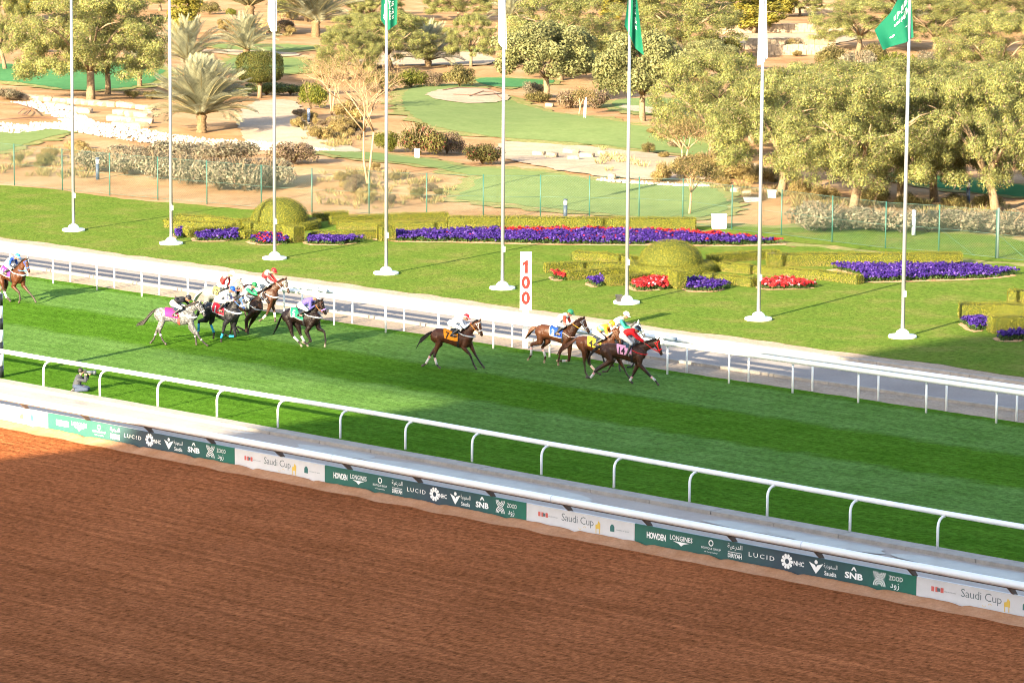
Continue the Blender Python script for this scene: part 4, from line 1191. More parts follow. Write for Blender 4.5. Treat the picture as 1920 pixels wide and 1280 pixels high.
    sd.build('saddle', cloth_mat(spec.get('saddle', (.02, .03, .05))), h)
    gb = MB()
    ring = [wrap(-.10, a, .016) for a in np.linspace(1.2, 2 * PI - 1.2, 26)]; ring2 = [wrap(-.02, a, .016) for a in np.linspace(1.2, 2 * PI - 1.2, 26)]
    gb.add(ring + ring2, [(i, i + 1, 26 + i + 1, 26 + i) for i in range(25)], smooth=True)
    gb.build('girth', cloth_mat(spec.get('girth', (.015, .015, .017))), h)
    if spec.get('breast'):
        z = ps[1] + .10
        pth = [(-.02, -.285, z + .16), (.16, -.262, z + .06), (ps[0] - .08, -.215, z - .0), (ps[0] + .03, -.145, z - .02), (ps[0] + .075, -.06, z - .02)]
        pth = pth + [(ps[0] + .085, 0, z - .02)] + [(a, -b, c) for a, b, c in pth[::-1]]
        r_ = spec.get('breast_r', .034)
        MB().tube(pth, [r_ * .5, r_ * .8] + [r_] * 7 + [r_ * .8, r_ * .5], 8).build('breast_girth', cloth_mat(spec['breast']), h)
    # bridle
    bc = cloth_mat(spec.get('bridle', (.02, .015, .012)), .5)
    def hring(t, off, r_, m=bc, nm='noseband'):
        a_, b_ = np.interp(t, [x[0] for x in hs], [x[1] for x in hs]), np.interp(t, [x[0] for x in hs], [x[2] for x in hs])
        pts = []
        for k in range(15):
            an = 2 * PI * k / 14
            pts.append(hd(t, -.04 + (a_ + off) * math.cos(an), (b_ + off) * math.sin(an)))
        MB().tube(pts, r_, 6, cap=False).build(nm, m, h)
    hring(.62, .006, spec.get('nose_r', .018), cloth_mat(spec.get('nose', spec.get('bridle', (.02, .015, .012)))))
    hring(.10, .006, .014, nm='browband')
    cm = MB()
    for s in (-1, 1):
        cm.tube([hd(.02, .05, s * .055), hd(.2, -.02, s * .098), hd(.45, -.05, s * .088), hd(.80, -.055, s * .062)], .013, 6)
        cm.tube([hd(.1, -.10, s * .092), hd(.62, -.03, s * .074)], .011, 6)
    cm.build('headpiece', bc, h)
    hand = P['j']['hand']
    rc = cloth_mat(spec.get('rein', spec.get('bridle', (.02, .015, .012))), .5)
    for s in (-1, 1):
        m_ = np.array(hd(.82, -.06, s * .068)); e_ = np.array([hand[0], s * .07, hand[1]])
        MB().tube([m_, (m_ + e_) / 2 + np.array([0, s * .05, -.03]), e_], .013, 6).build('rein', rc, h)
    if spec.get('hood'):
        mb2 = MB(); mb2.tube([hd(t, -.035) for t in (.02, .12, .3, .46)], [(.125, .098), (.135, .106), (.135, .106), (.112, .09)], 14, up=(0, 0, 1), cap=False)
        mb2.build('hood', cloth_mat(spec['hood']), h)
    # bandages
    wc = spec.get('wraps', {})
    for k, c in wc.items():
        c_, f_, hf = LG[k]
        a, b = np.array(lerp(c_, f_, .22)), np.array(lerp(c_, f_, .98))
        if spec.get('bands'):
            for t in (.25, .38):
                MB().tube([lerp(c_, f_, t), lerp(c_, f_, t + .075)], [.049, .049], 12).build('leg_band', cloth_mat(c), h)
        else:
            w = MB().tube([a, lerp(a, b, .5), b], [.050, .046, .054], 12).build('leg_wrap', cloth_mat(c), h)
            if spec.get('stripe'):
                for t in (.05, .2):
                    MB().tube([lerp(a, b, t), lerp(a, b, t + .06)], [.0525, .0525], 12).build('stripe', cloth_mat(spec['stripe']), w)
    return h

def ik(a, b, l1, l2, pole):
    a = np.array(a, float); b = np.array(b, float); d = b - a; L = np.linalg.norm(d)
    L = min(L, (l1 + l2) * .995); d = d / np.linalg.norm(d)
    x = (l1 * l1 - l2 * l2 + L * L) / (2 * L); hh = math.sqrt(max(l1 * l1 - x * x, 0))
    p = np.array(pole, float); p = p - d * (p @ d); p = p / np.linalg.norm(p)
    return a + d * x + p * hh

def hand_shape(mb, wrist, knuckle, side):
    w = np.array(wrist, float); k = np.array(knuckle, float); d = (k - w) / np.linalg.norm(k - w)
    lat = np.array([0, 1.0, 0]); lat = lat - d * (lat @ d); lat /= np.linalg.norm(lat)
    dn = np.cross(d, lat) * 1.0
    if dn[2] > 0: dn = -dn
    for i in range(4):
        o = lat * (i - 1.5) * .021
        ln = (.03, .034, .032, .026)[i]
        mb.capsule(w + o * .6, .018, k + o, .014, 6)
        p1 = k + o + d * ln * .7 + dn * ln * .6
        p2 = p1 - d * ln * .5 + dn * ln * .8
        p3 = p2 - d * ln * .9
        mb.capsule(k + o, .0115, p1, .0108, 6); mb.capsule(p1, .0108, p2, .0102, 6); mb.capsule(p2, .0102, p3, .0095, 6)
    t0 = w * .5 + k * .5 - lat * side * .03
    mb.capsule(w, .016, t0, .013, 6); mb.capsule(t0, .0125, k - lat * side * .025 + dn * .03, .0105, 6)

FLESH = (.22, .11, .075)
def make_rider(key, label, spec):
    P = HORSE_POSES[key]; J = {k: np.array(v, float) for k, v in P['j'].items()}
    t = thing('person', label, 'jockey', (P['pos'][0], P['pos'][1], 0), math.radians(P['hd']), 'jockeys riding in the race')
    hip, sh, hel, hand, knee, foot = (J[k] for k in ('hip', 'sh', 'hel', 'hand', 'knee', 'foot'))
    v = sh - hip; L = np.hypot(*v); sh = hip + v / L * min(max(L, .40), .50)
    v = hel - sh; L = np.hypot(*v); hel = sh + v / L * min(max(L, .22), .30)
    H3 = np.array([hip[0], 0, hip[1]]); S3 = np.array([sh[0], 0, sh[1]]); HE = np.array([hel[0], 0, hel[1]])
    fwd = np.array([.92, 0, -.39]); up = np.array([.39, 0, .92])
    HC = HE - up * .035 + fwd * .01
    mid = (H3 + S3) / 2 + np.array([-.01, 0, .05])
    body = MB(); jack = MB(); bre = MB()
    segs = []
    # trunk
    body.capsule(H3, .10, mid, .10); body.capsule(mid, .10, S3, .11)
    body.capsule(S3 + (0, 0, -.01), .06, HC - up * .06 - fwd * .03, .050)
    body.ell(HC, (.088, .074, .112), 14)
    body.ell(HC + fwd * .055 - up * .055, (.05, .048, .05), 10)
    body.capsule(HC + fwd * .080 - up * .005, .010, HC + fwd * .104 - up * .040, .015, 6)      # nose
    body.capsule(HC + fwd * .090 - up * .075 + (0, -.018, 0), .008, HC + fwd * .090 - up * .075 + (0, .018, 0), .008, 6)   # mouth
    for s in (-1, 1):
        body.ell(HC + np.array([0, s * .075, -.015]), (.02, .012, .03), 8)
        body.ell(HC + fwd * .085 + np.array([0, s * .03, 0]) + up * .004, (.012, .013, .010), 8)
    jack.capsule(H3 + (mid - H3) * .45, .130, mid, .135); jack.capsule(mid, .135, S3 - (0, 0, .02), .135)
    jack.capsule(S3 + np.array([.02, -.12, -.04]), .085, S3 + np.array([.02, .12, -.04]), .085)
    bre.ell(H3 + (-.02, 0, 0), (.165, .165, .155), 14); bre.capsule(H3, .14, H3 + (mid - H3) * .5, .122)
    for s in (-1, 1):
        A = S3 + np.array([.03, s * .175, -.06]); Hd = np.array([hand[0], s * .075, hand[1]])
        if spec.get('raised') and s == spec['raised']:
            Hd = A + np.array([-.30, s * .06, .20]); E = A + np.array([-.22, s * .16, .02])
        else:
            v = Hd - A; Lh = np.linalg.norm(v)
            if Lh > .57: Hd = A + v * .57 / Lh
            E = ik(A, Hd, .29, .29, (-.25, s * .55, -.8))
        K = np.array([knee[0], s * .27, knee[1]]); F_ = np.array([foot[0], s * .33, foot[1]])
        Hj = H3 + np.array([.02, s * .10, -.03])
        v = K - Hj; K = Hj + v / np.linalg.norm(v) * .43
        v = F_ - K; F_ = K + v / np.linalg.norm(v) * .42
        body.capsule(A, .048, E, .040); body.capsule(E, .040, Hd - (Hd - E) * .12, .027)
        dr_ = (Hd - E) / np.linalg.norm(Hd - E)
        hand_shape(body, Hd - dr_ * .03, Hd + dr_ * .045, s)
        body.capsule(Hj, .08, K, .055); body.capsule(K, .055, F_, .036); body.capsule(F_, .036, F_ + np.array([.15, 0, -.03]), .028)
        jack.capsule(A, .068, E, .055); jack.capsule(E, .055, Hd - dr_ * .05, .038)
        bre.capsule(Hj, .108, K, .070); bre.capsule(K, .068, K + (F_ - K) * .12, .060)
        bo = MB(); bo.capsule(K + (F_ - K) * .10, .058, K + (F_ - K) * .45, .060); bo.capsule(K + (F_ - K) * .45, .060, F_, .044); bo.capsule(F_ + np.array([-.05, 0, -.045]), .036, F_ + np.array([.17, 0, -.065]), .034)
        link('boot', skin(bo, 'boot', .016, 2, [LEATHER]), t)
        # stirrup
        MB().tube([F_ + np.array([.06, -.055, -.10]), F_ + np.array([.06, -.05, .02]), F_ + np.array([.06, .05, .02]), F_ + np.array([.06, .055, -.10]), F_ + np.array([.06, -.055, -.10])], .010, 6).build('stirrup', STEEL, t)
        segs.append((A, E, .06, spec.get('sleeve', spec['jacket'])))
        segs.append((E, Hd, .05, spec.get('cuff', spec.get('sleeve', spec['jacket']))))
        if spec.get('raised') == s or (spec.get('whip') and s == -1):
            w0 = Hd; dw = np.array([.15, s * .05, .75]) if spec.get('whip') else np.array([.42, -s * .05, -.12])
            MB().tube([w0 - dw * .1, w0 + dw * .5, w0 + dw], [.012, .010, .012], 6).build('whip', LEATHER, t)
        if spec.get('band'):
            segs.append((A * .45 + E * .55, A * .3 + E * .7, .075, spec['band']))
    bm = skin(body, 'body', .0115, 2, [SKINM])
    paint(bm, [(H3, S3, .1, FLESH), (HC + up * .05, HC - up * .04, .08, FLESH), (HC + fwd * .09 - up * .075 + (0, -.01, 0), HC + fwd * .09 - up * .075 + (0, .01, 0), .012, (.26, .10, .08))])
    link('body', bm, t)
    jm = skin(jack, 'jacket', .016, 3, [TINT])
    segs += [(H3, mid, .13, spec['jacket']), (mid, S3, .13, spec['jacket'])]
    if spec.get('yoke'): segs.append((S3 + np.array([.05, -.12, .0]), S3 + np.array([.05, .12, .0]), .13, spec['yoke']))
    if spec.get('sash'): segs.append((mid + np.array([-.06, -.1, .10]), mid + np.array([.12, -.13, -.10]), .10, spec['sash']))
    paint(jm, segs)
    link('jacket', jm, t)
    link('breeches', skin(bre, 'breeches', .017, 3, [cloth_mat(spec.get('breeches', (0.3825, 0.3825, 0.3995)))]), t)
    # helmet: shell and peak
    hm = MB(); hm.ell((0, 0, 0), (.132, .112, .125), 16, lo=-8, hi=89)
    hm.add([(.05 + .10 * math.cos(a), .105 * math.sin(a), -.012) for a in np.linspace(-PI / 2, PI / 2, 11)] + [(.075 + .135 * math.cos(a), .108 * math.sin(a), -.03) for a in np.linspace(-PI / 2, PI / 2, 11)], [(i, i + 1, 12 + i, 11 + i) for i in range(10)])
    ho = hm.build('helmet', cloth_mat(spec['helmet'], .45), t)
    ho.location = HC + up * .045; ho.rotation_euler = (0, math.radians(23), 0)
    if spec.get('rim'):
        rb = MB(); rb.tube([(.134 * math.cos(a), .114 * math.sin(a), 0) for a in np.linspace(0, 2 * PI, 20)], .014, 6, cap=False)
        rb.build('rim', cloth_mat(spec['rim']), ho)
    gg = MB(); gg.tube([tuple(HC + fwd * .088 * math.cos(a) * 1.05 + np.array([0, .080 * math.sin(a), 0]) + up * .004) for a in np.linspace(-PI / 2, PI / 2, 11)], .021, 6, squash=.55)
    gg.build('goggles', LEATHER, t)
    return t

BAY = (.050, .0165, .0070); DBAY = (.030, .0118, .0065); CHEST = (.12, .045, .018); BROWN = (.019, .0075, .0045); BLK = (.012, .010, .010)
W_ = (0.357, 0.357, 0.3655)
HORSES = [
 ('14', 'dark bay horse in the lead with a pink cloth numbered 14 and red bridle', dict(coat=DBAY, points=BLK, mane=BLK, cloth=(.52, .25, .39), num='14', numc=(.01, .01, .01), bridle=(.50, .012, .016), rein=(.50, .012, .016), breast=(.50, .012, .016), breast_r=.018, wraps=dict(HR=W_, FR=W_, FL=W_, HL=W_), stripe=(.6, .1, .1), saddle=(.03, .06, .10)),
  'jockey in red jacket and black cap on the leading horse 14', dict(jacket=(.55, .008, .012), helmet=(.01, .011, .016), rim=(.05, .18, .30))),
 ('4', 'chestnut horse with a yellow cloth numbered 4 just behind the leader', dict(coat=(0.0558, 0.018, 0.0065), points=(0.0341, .035, .018), mane=(.07, .025, .014), cloth=(.50, .34, .03), num='4', numc=(.01, .01, .01), bridle=(.06, .03, .015), wraps=dict(HL=(.6, .45, .35))),
  'jockey in orange jacket with green sash on the yellow number 4 cloth', dict(jacket=(.55, .17, .006), sash=(.02, .26, .14), cuff=W_, helmet=(.55, .19, .008))),
 ('3', 'chestnut horse with a blue cloth numbered 3 and white bridle', dict(coat=(0.0409, 0.0136, 0.0048), points=(0.0279, 0.0099, 0.0043), mane=(.09, .04, .022), cloth=(.008, .04, .24), num='3', numc=W_, edge=W_, bridle=W_, rein=(.75, .42, .03), breast=(.72, .5, .45), breast_r=.016, hoof=(.35, .25, .16), wraps=dict(HR=W_, HL=W_, FL=W_), stripe=(.5, .12, .1)),
  'jockey in white jacket with red sleeve stripes and green cap on horse 3', dict(jacket=W_, sleeve=(.38, .035, .016), cuff=W_, helmet=(.02, .17, .09))),
 ('white', 'dark grey horse with a pale face, half hidden behind the leaders', dict(coat=(.07, .07, .08), points=(.03, .03, .035), mane=(.05, .05, .055), face=(.34, .36, .38), cloth=(.10, .10, .12), bridle=(.03, .05, .05), dapple=True),
  'jockey in white and green jacket with white cap between horses 4 and 14', dict(jacket=W_, sleeve=(.015, .22, .13), helmet=(.80, .80, .82))),
 ('7', 'bay horse running alone with an orange cloth numbered 7', dict(coat=BAY, points=BLK, mane=BLK, cloth=(.58, .20, .008), num='7', numc=(.015, .012, .01), bridle=W_, nose=W_, nose_r=.022, breast=W_, rein=(.6, .2, .03), wraps=dict(HR=W_, HL=W_), stripe=(.55, .16, .12)),
  'jockey in pale blue grey jacket and red cap on the lone horse 7', dict(jacket=(.58, .61, .68), helmet=(.42, .010, .018), rim=(.7, .3, .33), breeches=(.70, .73, .78))),
 ('5', 'near black horse with a green cloth numbered 5 and lilac noseband', dict(coat=(0.0088, 0.004, 0.0036), points=(.014, .010, .010), mane=(.010, .009, .010), cloth=(.012, .24, .11), num='5', numc=W_, edge=W_, bridle=(.05, .02, .015), nose=(.32, .20, .60), nose_r=.030, breast=W_, rein=(.45, .16, .05), hoof=(.30, .25, .2), wraps=dict(HR=W_, HL=W_)),
  'jockey in lilac jacket and white cap holding a whip upright on horse 5', dict(jacket=(.12, .095, .34), cuff=(.14, .12, .36), helmet=(.76, .80, .85), whip=True, breeches=(.68, .74, .80))),
 ('grey', 'pale dappled grey horse with a bright pink cloth, nearest of the pack', dict(coat=(0.1224, 0.1224, 0.1296), points=(.035, .03, .03), mane=(.030, .026, .024), tail_tip=(.5, .45, .36), face=(.13, .135, .15), muzzle=(.09, .085, .09), cloth=(.42, .012, .105), girth=(.72, .06, .05), bridle=(.03, .03, .035), nose=(.62, .60, .56), nose_r=.03, breast=(.68, .66, .60), dapple=True, bands=True, wraps=dict(HR=W_, HL=W_, FR=W_, FL=W_)),
  'jockey in black jacket and cap with one arm swung back on the pale grey', dict(jacket=(.012, .012, .016), helmet=(.012, .012, .018), raised=-1)),
 ('1', 'dark steel grey horse with a red cloth and bright blue leg wraps', dict(coat=(0.0119, 0.0119, 0.0153), points=(.010, .010, .012), mane=(.035, .035, .04), face=(.13, .13, .15), cloth=(.40, .007, .02), num='1', numc=W_, edge=W_, bridle=(.03, .12, .50), nose=W_, nose_r=.028, breast=(.72, .72, .74), rein=(.03, .12, .50), dapple=True, wraps=dict(HR=(.015, .20, .36), HL=(.015, .20, .36), FR=(.015, .20, .36), FL=(.015, .20, .36))),
  'jockey in white jacket with blue armbands and blue cap on the steel grey horse', dict(jacket=W_, band=(.005, .03, .30), yoke=(.62, .66, .74), helmet=(.008, .06, .32))),
 ('green', 'brown horse with white breast strap beside the steel grey horse', dict(coat=BROWN, points=(.025, .012, .010), mane=BLK, cloth=(.55, .60, .50), bridle=W_, rein=W_, breast=W_, breast_r=.03),
  'jockey in white jacket with green sleeves and green cap in the middle of the pack', dict(jacket=W_, sleeve=(.01, .17, .08), helmet=(.006, .10, .035))),
 ('12', 'whitish grey horse with a pale yellow cloth numbered 12 on the rail side', dict(coat=(0.1125, 0.1125, 0.1162), points=(.08, .075, .075), mane=(.4, .4, .4), cloth=(.28, .225, .06), num='12', numc=(.02, .02, .02), bridle=(.55, .12, .10), edge=(.75, .72, .5)),
  'jockey in red jacket and white cap on the whitish horse 12', dict(jacket=(.38, .012, .012), helmet=(.72, .72, .74), yoke=(.45,.30,.30))),
 ('red', 'bay horse in a dark hood with a white noseband at the far rail', dict(coat=(0.0299, 0.0101, 0.0042), points=(.045, .025, .018), mane=BLK, hood=(.055, .05, .05), cloth=(.35, .40, .50), bridle=W_, nose=W_, nose_r=.035, breast=W_, wraps=dict(FR=W_, FL=(.72, .6, .55))),
  'jockey in red jacket and red cap on the hooded bay horse', dict(jacket=(.38, .010, .013), helmet=(.36, .010, .013), yoke=(.45,.30,.30))),
 ('left', 'bright bay horse with blue bridle and purple cloth, last of the field', dict(coat=(0.0429, 0.013, 0.0042), points=(.03, .02, .018), mane=BLK, cloth=(.09, .02, .14), num='11', numc=W_, edge=W_, bridle=(.03, .075, .28), nose=(.04, .10, .32), nose_r=.024, rein=(.05, .15, .5), breast=(.35, .42, .5), breast_r=.02, wraps=dict(HR=W_, HL=W_)),
  'jockey in white and blue jacket with sky blue cap on the last horse', dict(jacket=W_, sleeve=(.012, .055, .28), cuff=W_, helmet=(.02, .14, .34), rim=(.6, .66, .7), yoke=(.01,.04,.25))),
]
HORSE_POSES['white']['j'].update(hel=[.06, 2.25], sh=[-.14, 2.07], hip=[-.46, 1.76], hand=[.30, 1.72], knee=[.0, 1.62], foot=[-.38, 1.27])
for key, hl, hspec, jl, jspec in HORSES:
    make_horse(key, hl, hspec)
    make_rider(key, jl, jspec)

# photographer sitting on the turf behind the coping
def photographer():
    y = 745
    while G(146, y)[1] < -14.05: y -= .25
    p = G(146, y)
    t = thing('person', 'photographer in grey top kneeling behind the coping with a long lens camera', 'photographer', (p[0], p[1], 0), math.radians(42))
    b = MB()
    hip = np.array([-.06, 0, .20]); ch = np.array([.05, 0, .52]); hc = np.array([.13, 0, .77])
    b.capsule(hip, .13, ch, .12); b.capsule(ch, .06, hc - (0, 0, .09), .05); b.ell(hc, (.09, .075, .115), 14); b.ell(hc + (.05, 0, -.055), (.05, .048, .05), 10)
    b.capsule(hc + (.082, 0, 0), .01, hc + (.108, 0, -.035), .015, 6)
    for s in (-1, 1): b.ell(hc + (0, s * .076, -.01), (.02, .012, .03), 8)
    jk = MB(); jk.capsule(hip, .155, hip * .5 + ch * .5, .155); jk.capsule(hip * .5 + ch * .5, .155, ch, .145); jk.capsule(ch + (0, -.13, -.02), .085, ch + (0, .13, -.02), .085)
    tr = MB(); tr.capsule(hip, .15, hip + (.05, 0, -.03), .15)
    for s in (-1, 1):
        A = ch + np.array([0, s * .18, -.04]); Hd = np.array([.36 + (.06 if s > 0 else -.06), s * .05, .66]); E = ik(A, Hd, .28, .26, (0, s * .5, -1))
        b.capsule(A, .05, E, .042); b.capsule(E, .042, Hd, .03); hand_shape(b, Hd - (.03, 0, 0), Hd + (.04, 0, .02), s)
        jk.capsule(A, .075, E, .06); jk.capsule(E, .058, Hd - (Hd - E) * .2, .044)
        K = np.array([.36, s * .16, .10]); F_ = np.array([-.05, s * .15, .05])
        b.capsule(hip, .10, K, .06); b.capsule(K, .06, F_, .042)
        tr.capsule(hip + (0, s * .08, 0), .11, K, .085); tr.capsule(K, .083, F_, .065)
        bo = MB(); bo.capsule(F_ + (-.16, 0, .005), .042, F_ + (.0, 0, -.0), .045); link('shoe', skin(bo, 'shoe', .015, 2, [LEATHER]), t)
    bm = skin(b, 'body', .0115, 2, [SKINM]); paint(bm, [(hip, hc, .1, (.30, .17, .11))]); link('body', bm, t)
    link('top', skin(jk, 'top', .016, 3, [cloth_mat((.036, .039, .047))]), t)
    link('trousers', skin(tr, 'trousers', .017, 3, [cloth_mat((.03, .042, .075))]), t)
    hr = MB(); hr.ell(hc + (-.015, 0, .02), (.105, .095, .115), 14, lo=-35); hr.build('hair', hair_mat((.012, .010, .010)), t)
    # camera body, lens and hood: held, so a thing of its own
    c = thing('photo_camera', 'black camera with a long grey lens raised to the photographer\'s eye', 'camera', (p[0], p[1], 0), math.radians(42))
    MB().box(.235, .32, -.075, .075, .70, .81).build('camera_body', LEATHER, c)
    o = MB(); o.box(.25, .30, -.03, .03, .81, .85); o.build('viewfinder', LEATHER, c)
    GL = mat('grey_lens', (.045, .055, .07), .4, .4)
    MB().tube([(.32, 0, .75), (.40, 0, .745), (.46, 0, .74), (.60, 0, .73)], [.045, .05, .065, .075], 16).build('lens', GL, c)
    MB().tube([(.60, 0, .73), (.70, 0, .725)], [.082, .088], 16).build('lens_hood', GL, c)
photographer()

# ------------------------------------------------------------------ leaves
def leaf_mat(name, trans=.3, rough=.6):
    return mat(name, (1, 1, 1), rough, .2, tint=True, trans=trans)
LEAF = leaf_mat('leaves', .46)
HEDGE_LEAF = leaf_mat('hedge_leaves', .15)
PETAL = leaf_mat('petals', .2)

def cards(name, P, Nrm, size, aspect, cols, m, along=None, bend=0.0, rg=rng):
    """many leaf-sized quads: centres P, facing Nrm, coloured cols"""
    n = len(P)
    if along is None: along = rg.normal(size=(n, 3))
    Nrm = Nrm / (np.linalg.norm(Nrm, axis=1, keepdims=True) + 1e-9)
    T = along - Nrm * (along * Nrm).sum(1, keepdims=True); T /= (np.linalg.norm(T, axis=1, keepdims=True) + 1e-9)
    B = np.cross(Nrm, T)
    s = np.asarray(size).reshape(-1, 1) * rg.uniform(.7, 1.3, (n, 1))
    a = T * s * .5; b = B * s * .5 * aspect
    # pointed leaf: four corners of a lozenge
    V = np.stack([P - a, P + b * 1.0, P + a + Nrm * bend * s, P - b * 1.0], 1).reshape(-1, 3)
    me = bpy.data.meshes.new(name)
    me.vertices.add(4 * n); me.vertices.foreach_set('co', V.astype(np.float32).ravel())
    me.loops.add(4 * n); me.loops.foreach_set('vertex_index', np.arange(4 * n, dtype=np.int32))
    me.polygons.add(n); me.polygons.foreach_set('loop_start', np.arange(0, 4 * n, 4, dtype=np.int32)); me.polygons.foreach_set('loop_total', np.full(n, 4, np.int32))
    me.materials.append(m); me.update(calc_edges=True)
    c = np.repeat(np.concatenate([cols, np.ones((n, 1))], 1), 4, 0).astype(np.float32)
    a_ = me.color_attributes.new('tint', 'FLOAT_COLOR', 'POINT'); a_.data.foreach_set('color', c.ravel())
    return me

def pal(n, base, var=.25, alt=None, pa=.2, rg=rng):
    base = np.array(base)
    k = rg.normal(1, var, (n, 1)).clip(.45, 1.7)
    c = base[None] * k
    if alt is not None:
        m = rg.random(n) < pa
        c[m] = np.array(alt)[None] * k[m]
    return c.clip(0.003, .9)

def blob_points(blobs, n, rg, lo=.55, up=.25):
    """points in the outer part of a cluster of balls; returns centres and outward directions"""
    B = np.array(blobs); w = B[:, 3] ** 2; w = w / w.sum()
    i = rg.choice(len(B), n, p=w)
    d = rg.normal(size=(n, 3)); d[:, 2] += up; d /= np.linalg.norm(d, axis=1, keepdims=True)
    r = B[i, 3] * rg.uniform(lo ** 2, 1.0, n) ** .5
    sq = B[i, 4] if B.shape[1] > 4 else np.ones(n)
    P = B[i, :3] + d * r[:, None] * np.stack([np.ones(n), np.ones(n), sq], 1)
    return P, d, i

def tree_mesh(kind, seed):
    """trunk and crown of one tree, trunk foot at the origin"""
    rg = np.random.default_rng(seed); rd = random.Random(seed)
    wood = MB(); blobs = []
    if kind == 'acacia':
        H, R = 6.0, 3.9
        nl = 5; top = []
        lean = rd.uniform(-.5, .5)
        f = Vector((lean, rd.uniform(-.2, .2), 1.35))
        wood.tube([(0, 0, -.15), (lean * .4, 0, .6), f], [.27, .21, .19], 10)
        for k in range(nl):
            a = 2 * PI * k / nl + rd.uniform(-.4, .4); e = rd.uniform(.5, 1.0)
            p1 = f + Vector((math.cos(a) * .9 * e, math.sin(a) * .9 * e, .9)); p2 = p1 + Vector((math.cos(a) * 1.3 * e, math.sin(a) * 1.3 * e, .9)); p3 = p2 + Vector((math.cos(a) * .7, math.sin(a) * .7, .5))
            wood.tube([f, p1, p2, p3], [.13, .10, .06, .025], 7)
            for q in range(3):
                s = p1.lerp(p3, rd.random()); a2 = a + rd.uniform(-1.2, 1.2)
                wood.tube([s, s + Vector((math.cos(a2) * .6, math.sin(a2) * .6, .35)), s + Vector((math.cos(a2) * 1.3, math.sin(a2) * 1.3, .5))], [.05, .035, .012], 5)
        for k in range(250):
            a = rd.uniform(0, 2 * PI); q = math.sqrt(rd.random())
            r = q * R; zt = 2.3 + 3.2 * math.sqrt(max(0, 1 - q * q * .8)) - .4 * rd.random()
            z = zt if rd.random() < .55 else rd.uniform(1.9, max(2.2, zt))
            if q > .7: z = rd.uniform(1.3, 4.0)
            blobs.append((math.cos(a) * r, math.sin(a) * r, z, rd.uniform(.28, .66), .5))
        n = 72000
        P, d, i = blob_points(blobs, n, rg, .35, .2)
        P[:, 2] -= .25 * rg.random(n) ** 2
        al = d * .8 + rg.normal(size=(n, 3)) * .5; al[:, 2] = al[:, 2] * .35 - .12
        tone = rg.normal(1, .22, len(blobs)).clip(.5, 1.5)[i][:, None]
        c = pal(n, (.165, .180, .062), .22, (.235, .215, .060), .26, rg) * tone; tw_ = rg.random(n) < .07; c[tw_] = np.array((.26, .19, .13)) * rg.uniform(.7, 1.2, (tw_.sum(), 1))
        me = cards('crown', P, d * 1.1 + rg.normal(size=(n, 3)) * .42 + (0, 0, .35), .115, .34, c, LEAF, al, -.15, rg)
        return wood.mesh('trunk', [BARK]), me
    if kind == 'round':
        nl = 6
        wood.tube([(0, 0, -.1), (.08, .03, .7), (.05, 0, 1.5)], [.20, .16, .15], 9)
        for k in range(nl):
            a = 2 * PI * k / nl + rd.uniform(-.3, .3)
            wood.tube([(.05, 0, 1.35), (math.cos(a) * .8, math.sin(a) * .8, 2.2), (math.cos(a) * 1.7, math.sin(a) * 1.7, 3.0)], [.10, .07, .02], 6)
        for k in range(70):
            a = rd.uniform(0, 2 * PI); u = rd.uniform(-.55, 1); q = math.sqrt(1 - max(0, u) ** 2) if u > 0 else 1 - .3 * abs(u)
            rr = rd.uniform(.72, 1)
            blobs.append((math.cos(a) * 2.6 * q * rr, math.sin(a) * 2.6 * q * rr, 2.75 + u * 1.75 * rr, rd.uniform(.45, .75), .85))
        n = 22000
        P, d, i = blob_points(blobs, n, rg, .5, .1)
        tone = rg.normal(1, .17, len(blobs))[i][:, None]
        c = pal(n, (.160, .165, .068), .22, (.23, .21, .09), .2, rg) * tone
        me = cards('crown', P, d + rg.normal(size=(n, 3)) * .6, .16, .6, c, LEAF, None, .1, rg)
        return wood.mesh('trunk', [BARK]), me
    if kind == 'bushy':
        wood.tube([(0, 0, -.1), (0, 0, 1.0)], [.12, .09], 7)
        for k in range(40):
            a = rd.uniform(0, 2 * PI); z = rd.uniform(.7, 4.2); w = 1.25 * math.sin(PI * (z - .2) / 4.6) + .2
            blobs.append((math.cos(a) * w * rd.random(), math.sin(a) * w * rd.random(), z, rd.uniform(.35, .6), 1))
        n = 8000
        P, d, i = blob_points(blobs, n, rg, .5, .1)
        tone = rg.normal(1, .15, len(blobs))[i][:, None]
        c = pal(n, (.18, .165, .032), .25, (.26, .20, .03), .2, rg) * tone
        return wood.mesh('trunk', [BARK]), cards('crown', P, d + rg.normal(size=(n, 3)) * .5, .20, .55, c, LEAF, None, .1, rg)

def bush_mesh(seed, base, alt, pa, n=4200, flat=.75, size=.13, aspect=.5):
    rg = np.random.default_rng(seed); rd = random.Random(seed)
    blobs = []
    for k in range(16):
        a = rd.uniform(0, 2 * PI); q = math.sqrt(rd.random()) * .62
        blobs.append((math.cos(a) * q, math.sin(a) * q, .28 + .42 * rd.random() * (1 - q * .6), rd.uniform(.26, .42), flat))
    P, d, i = blob_points(blobs, n, rg, .45, .25)
    P[:, 2] = P[:, 2].clip(.01, None)
    tone = rg.normal(1, .16, len(blobs))[i][:, None]
    c = pal(n, base, .25, alt, pa, rg) * tone
    return cards('foliage', P, d + rg.normal(size=(n, 3)) * .5, size, aspect, c, LEAF, None, .1, rg)

def twig_mesh(seed, H=1.0, n=26):
    rd = random.Random(seed); mb = MB()
    for k in range(n):
        a = rd.uniform(0, 2 * PI); e = rd.uniform(.15, .75)
        p = Vector((0, 0, 0)); q = p + Vector((math.cos(a) * e * .45, math.sin(a) * e * .45, .45 * H)); r = q + Vector((math.cos(a + .5) * e * .5, math.sin(a + .5) * e * .5, .4 * H))
        mb.tube([p, q, r], [.022, .014, .004], 4)
    return mb.mesh('stems', [BARK])

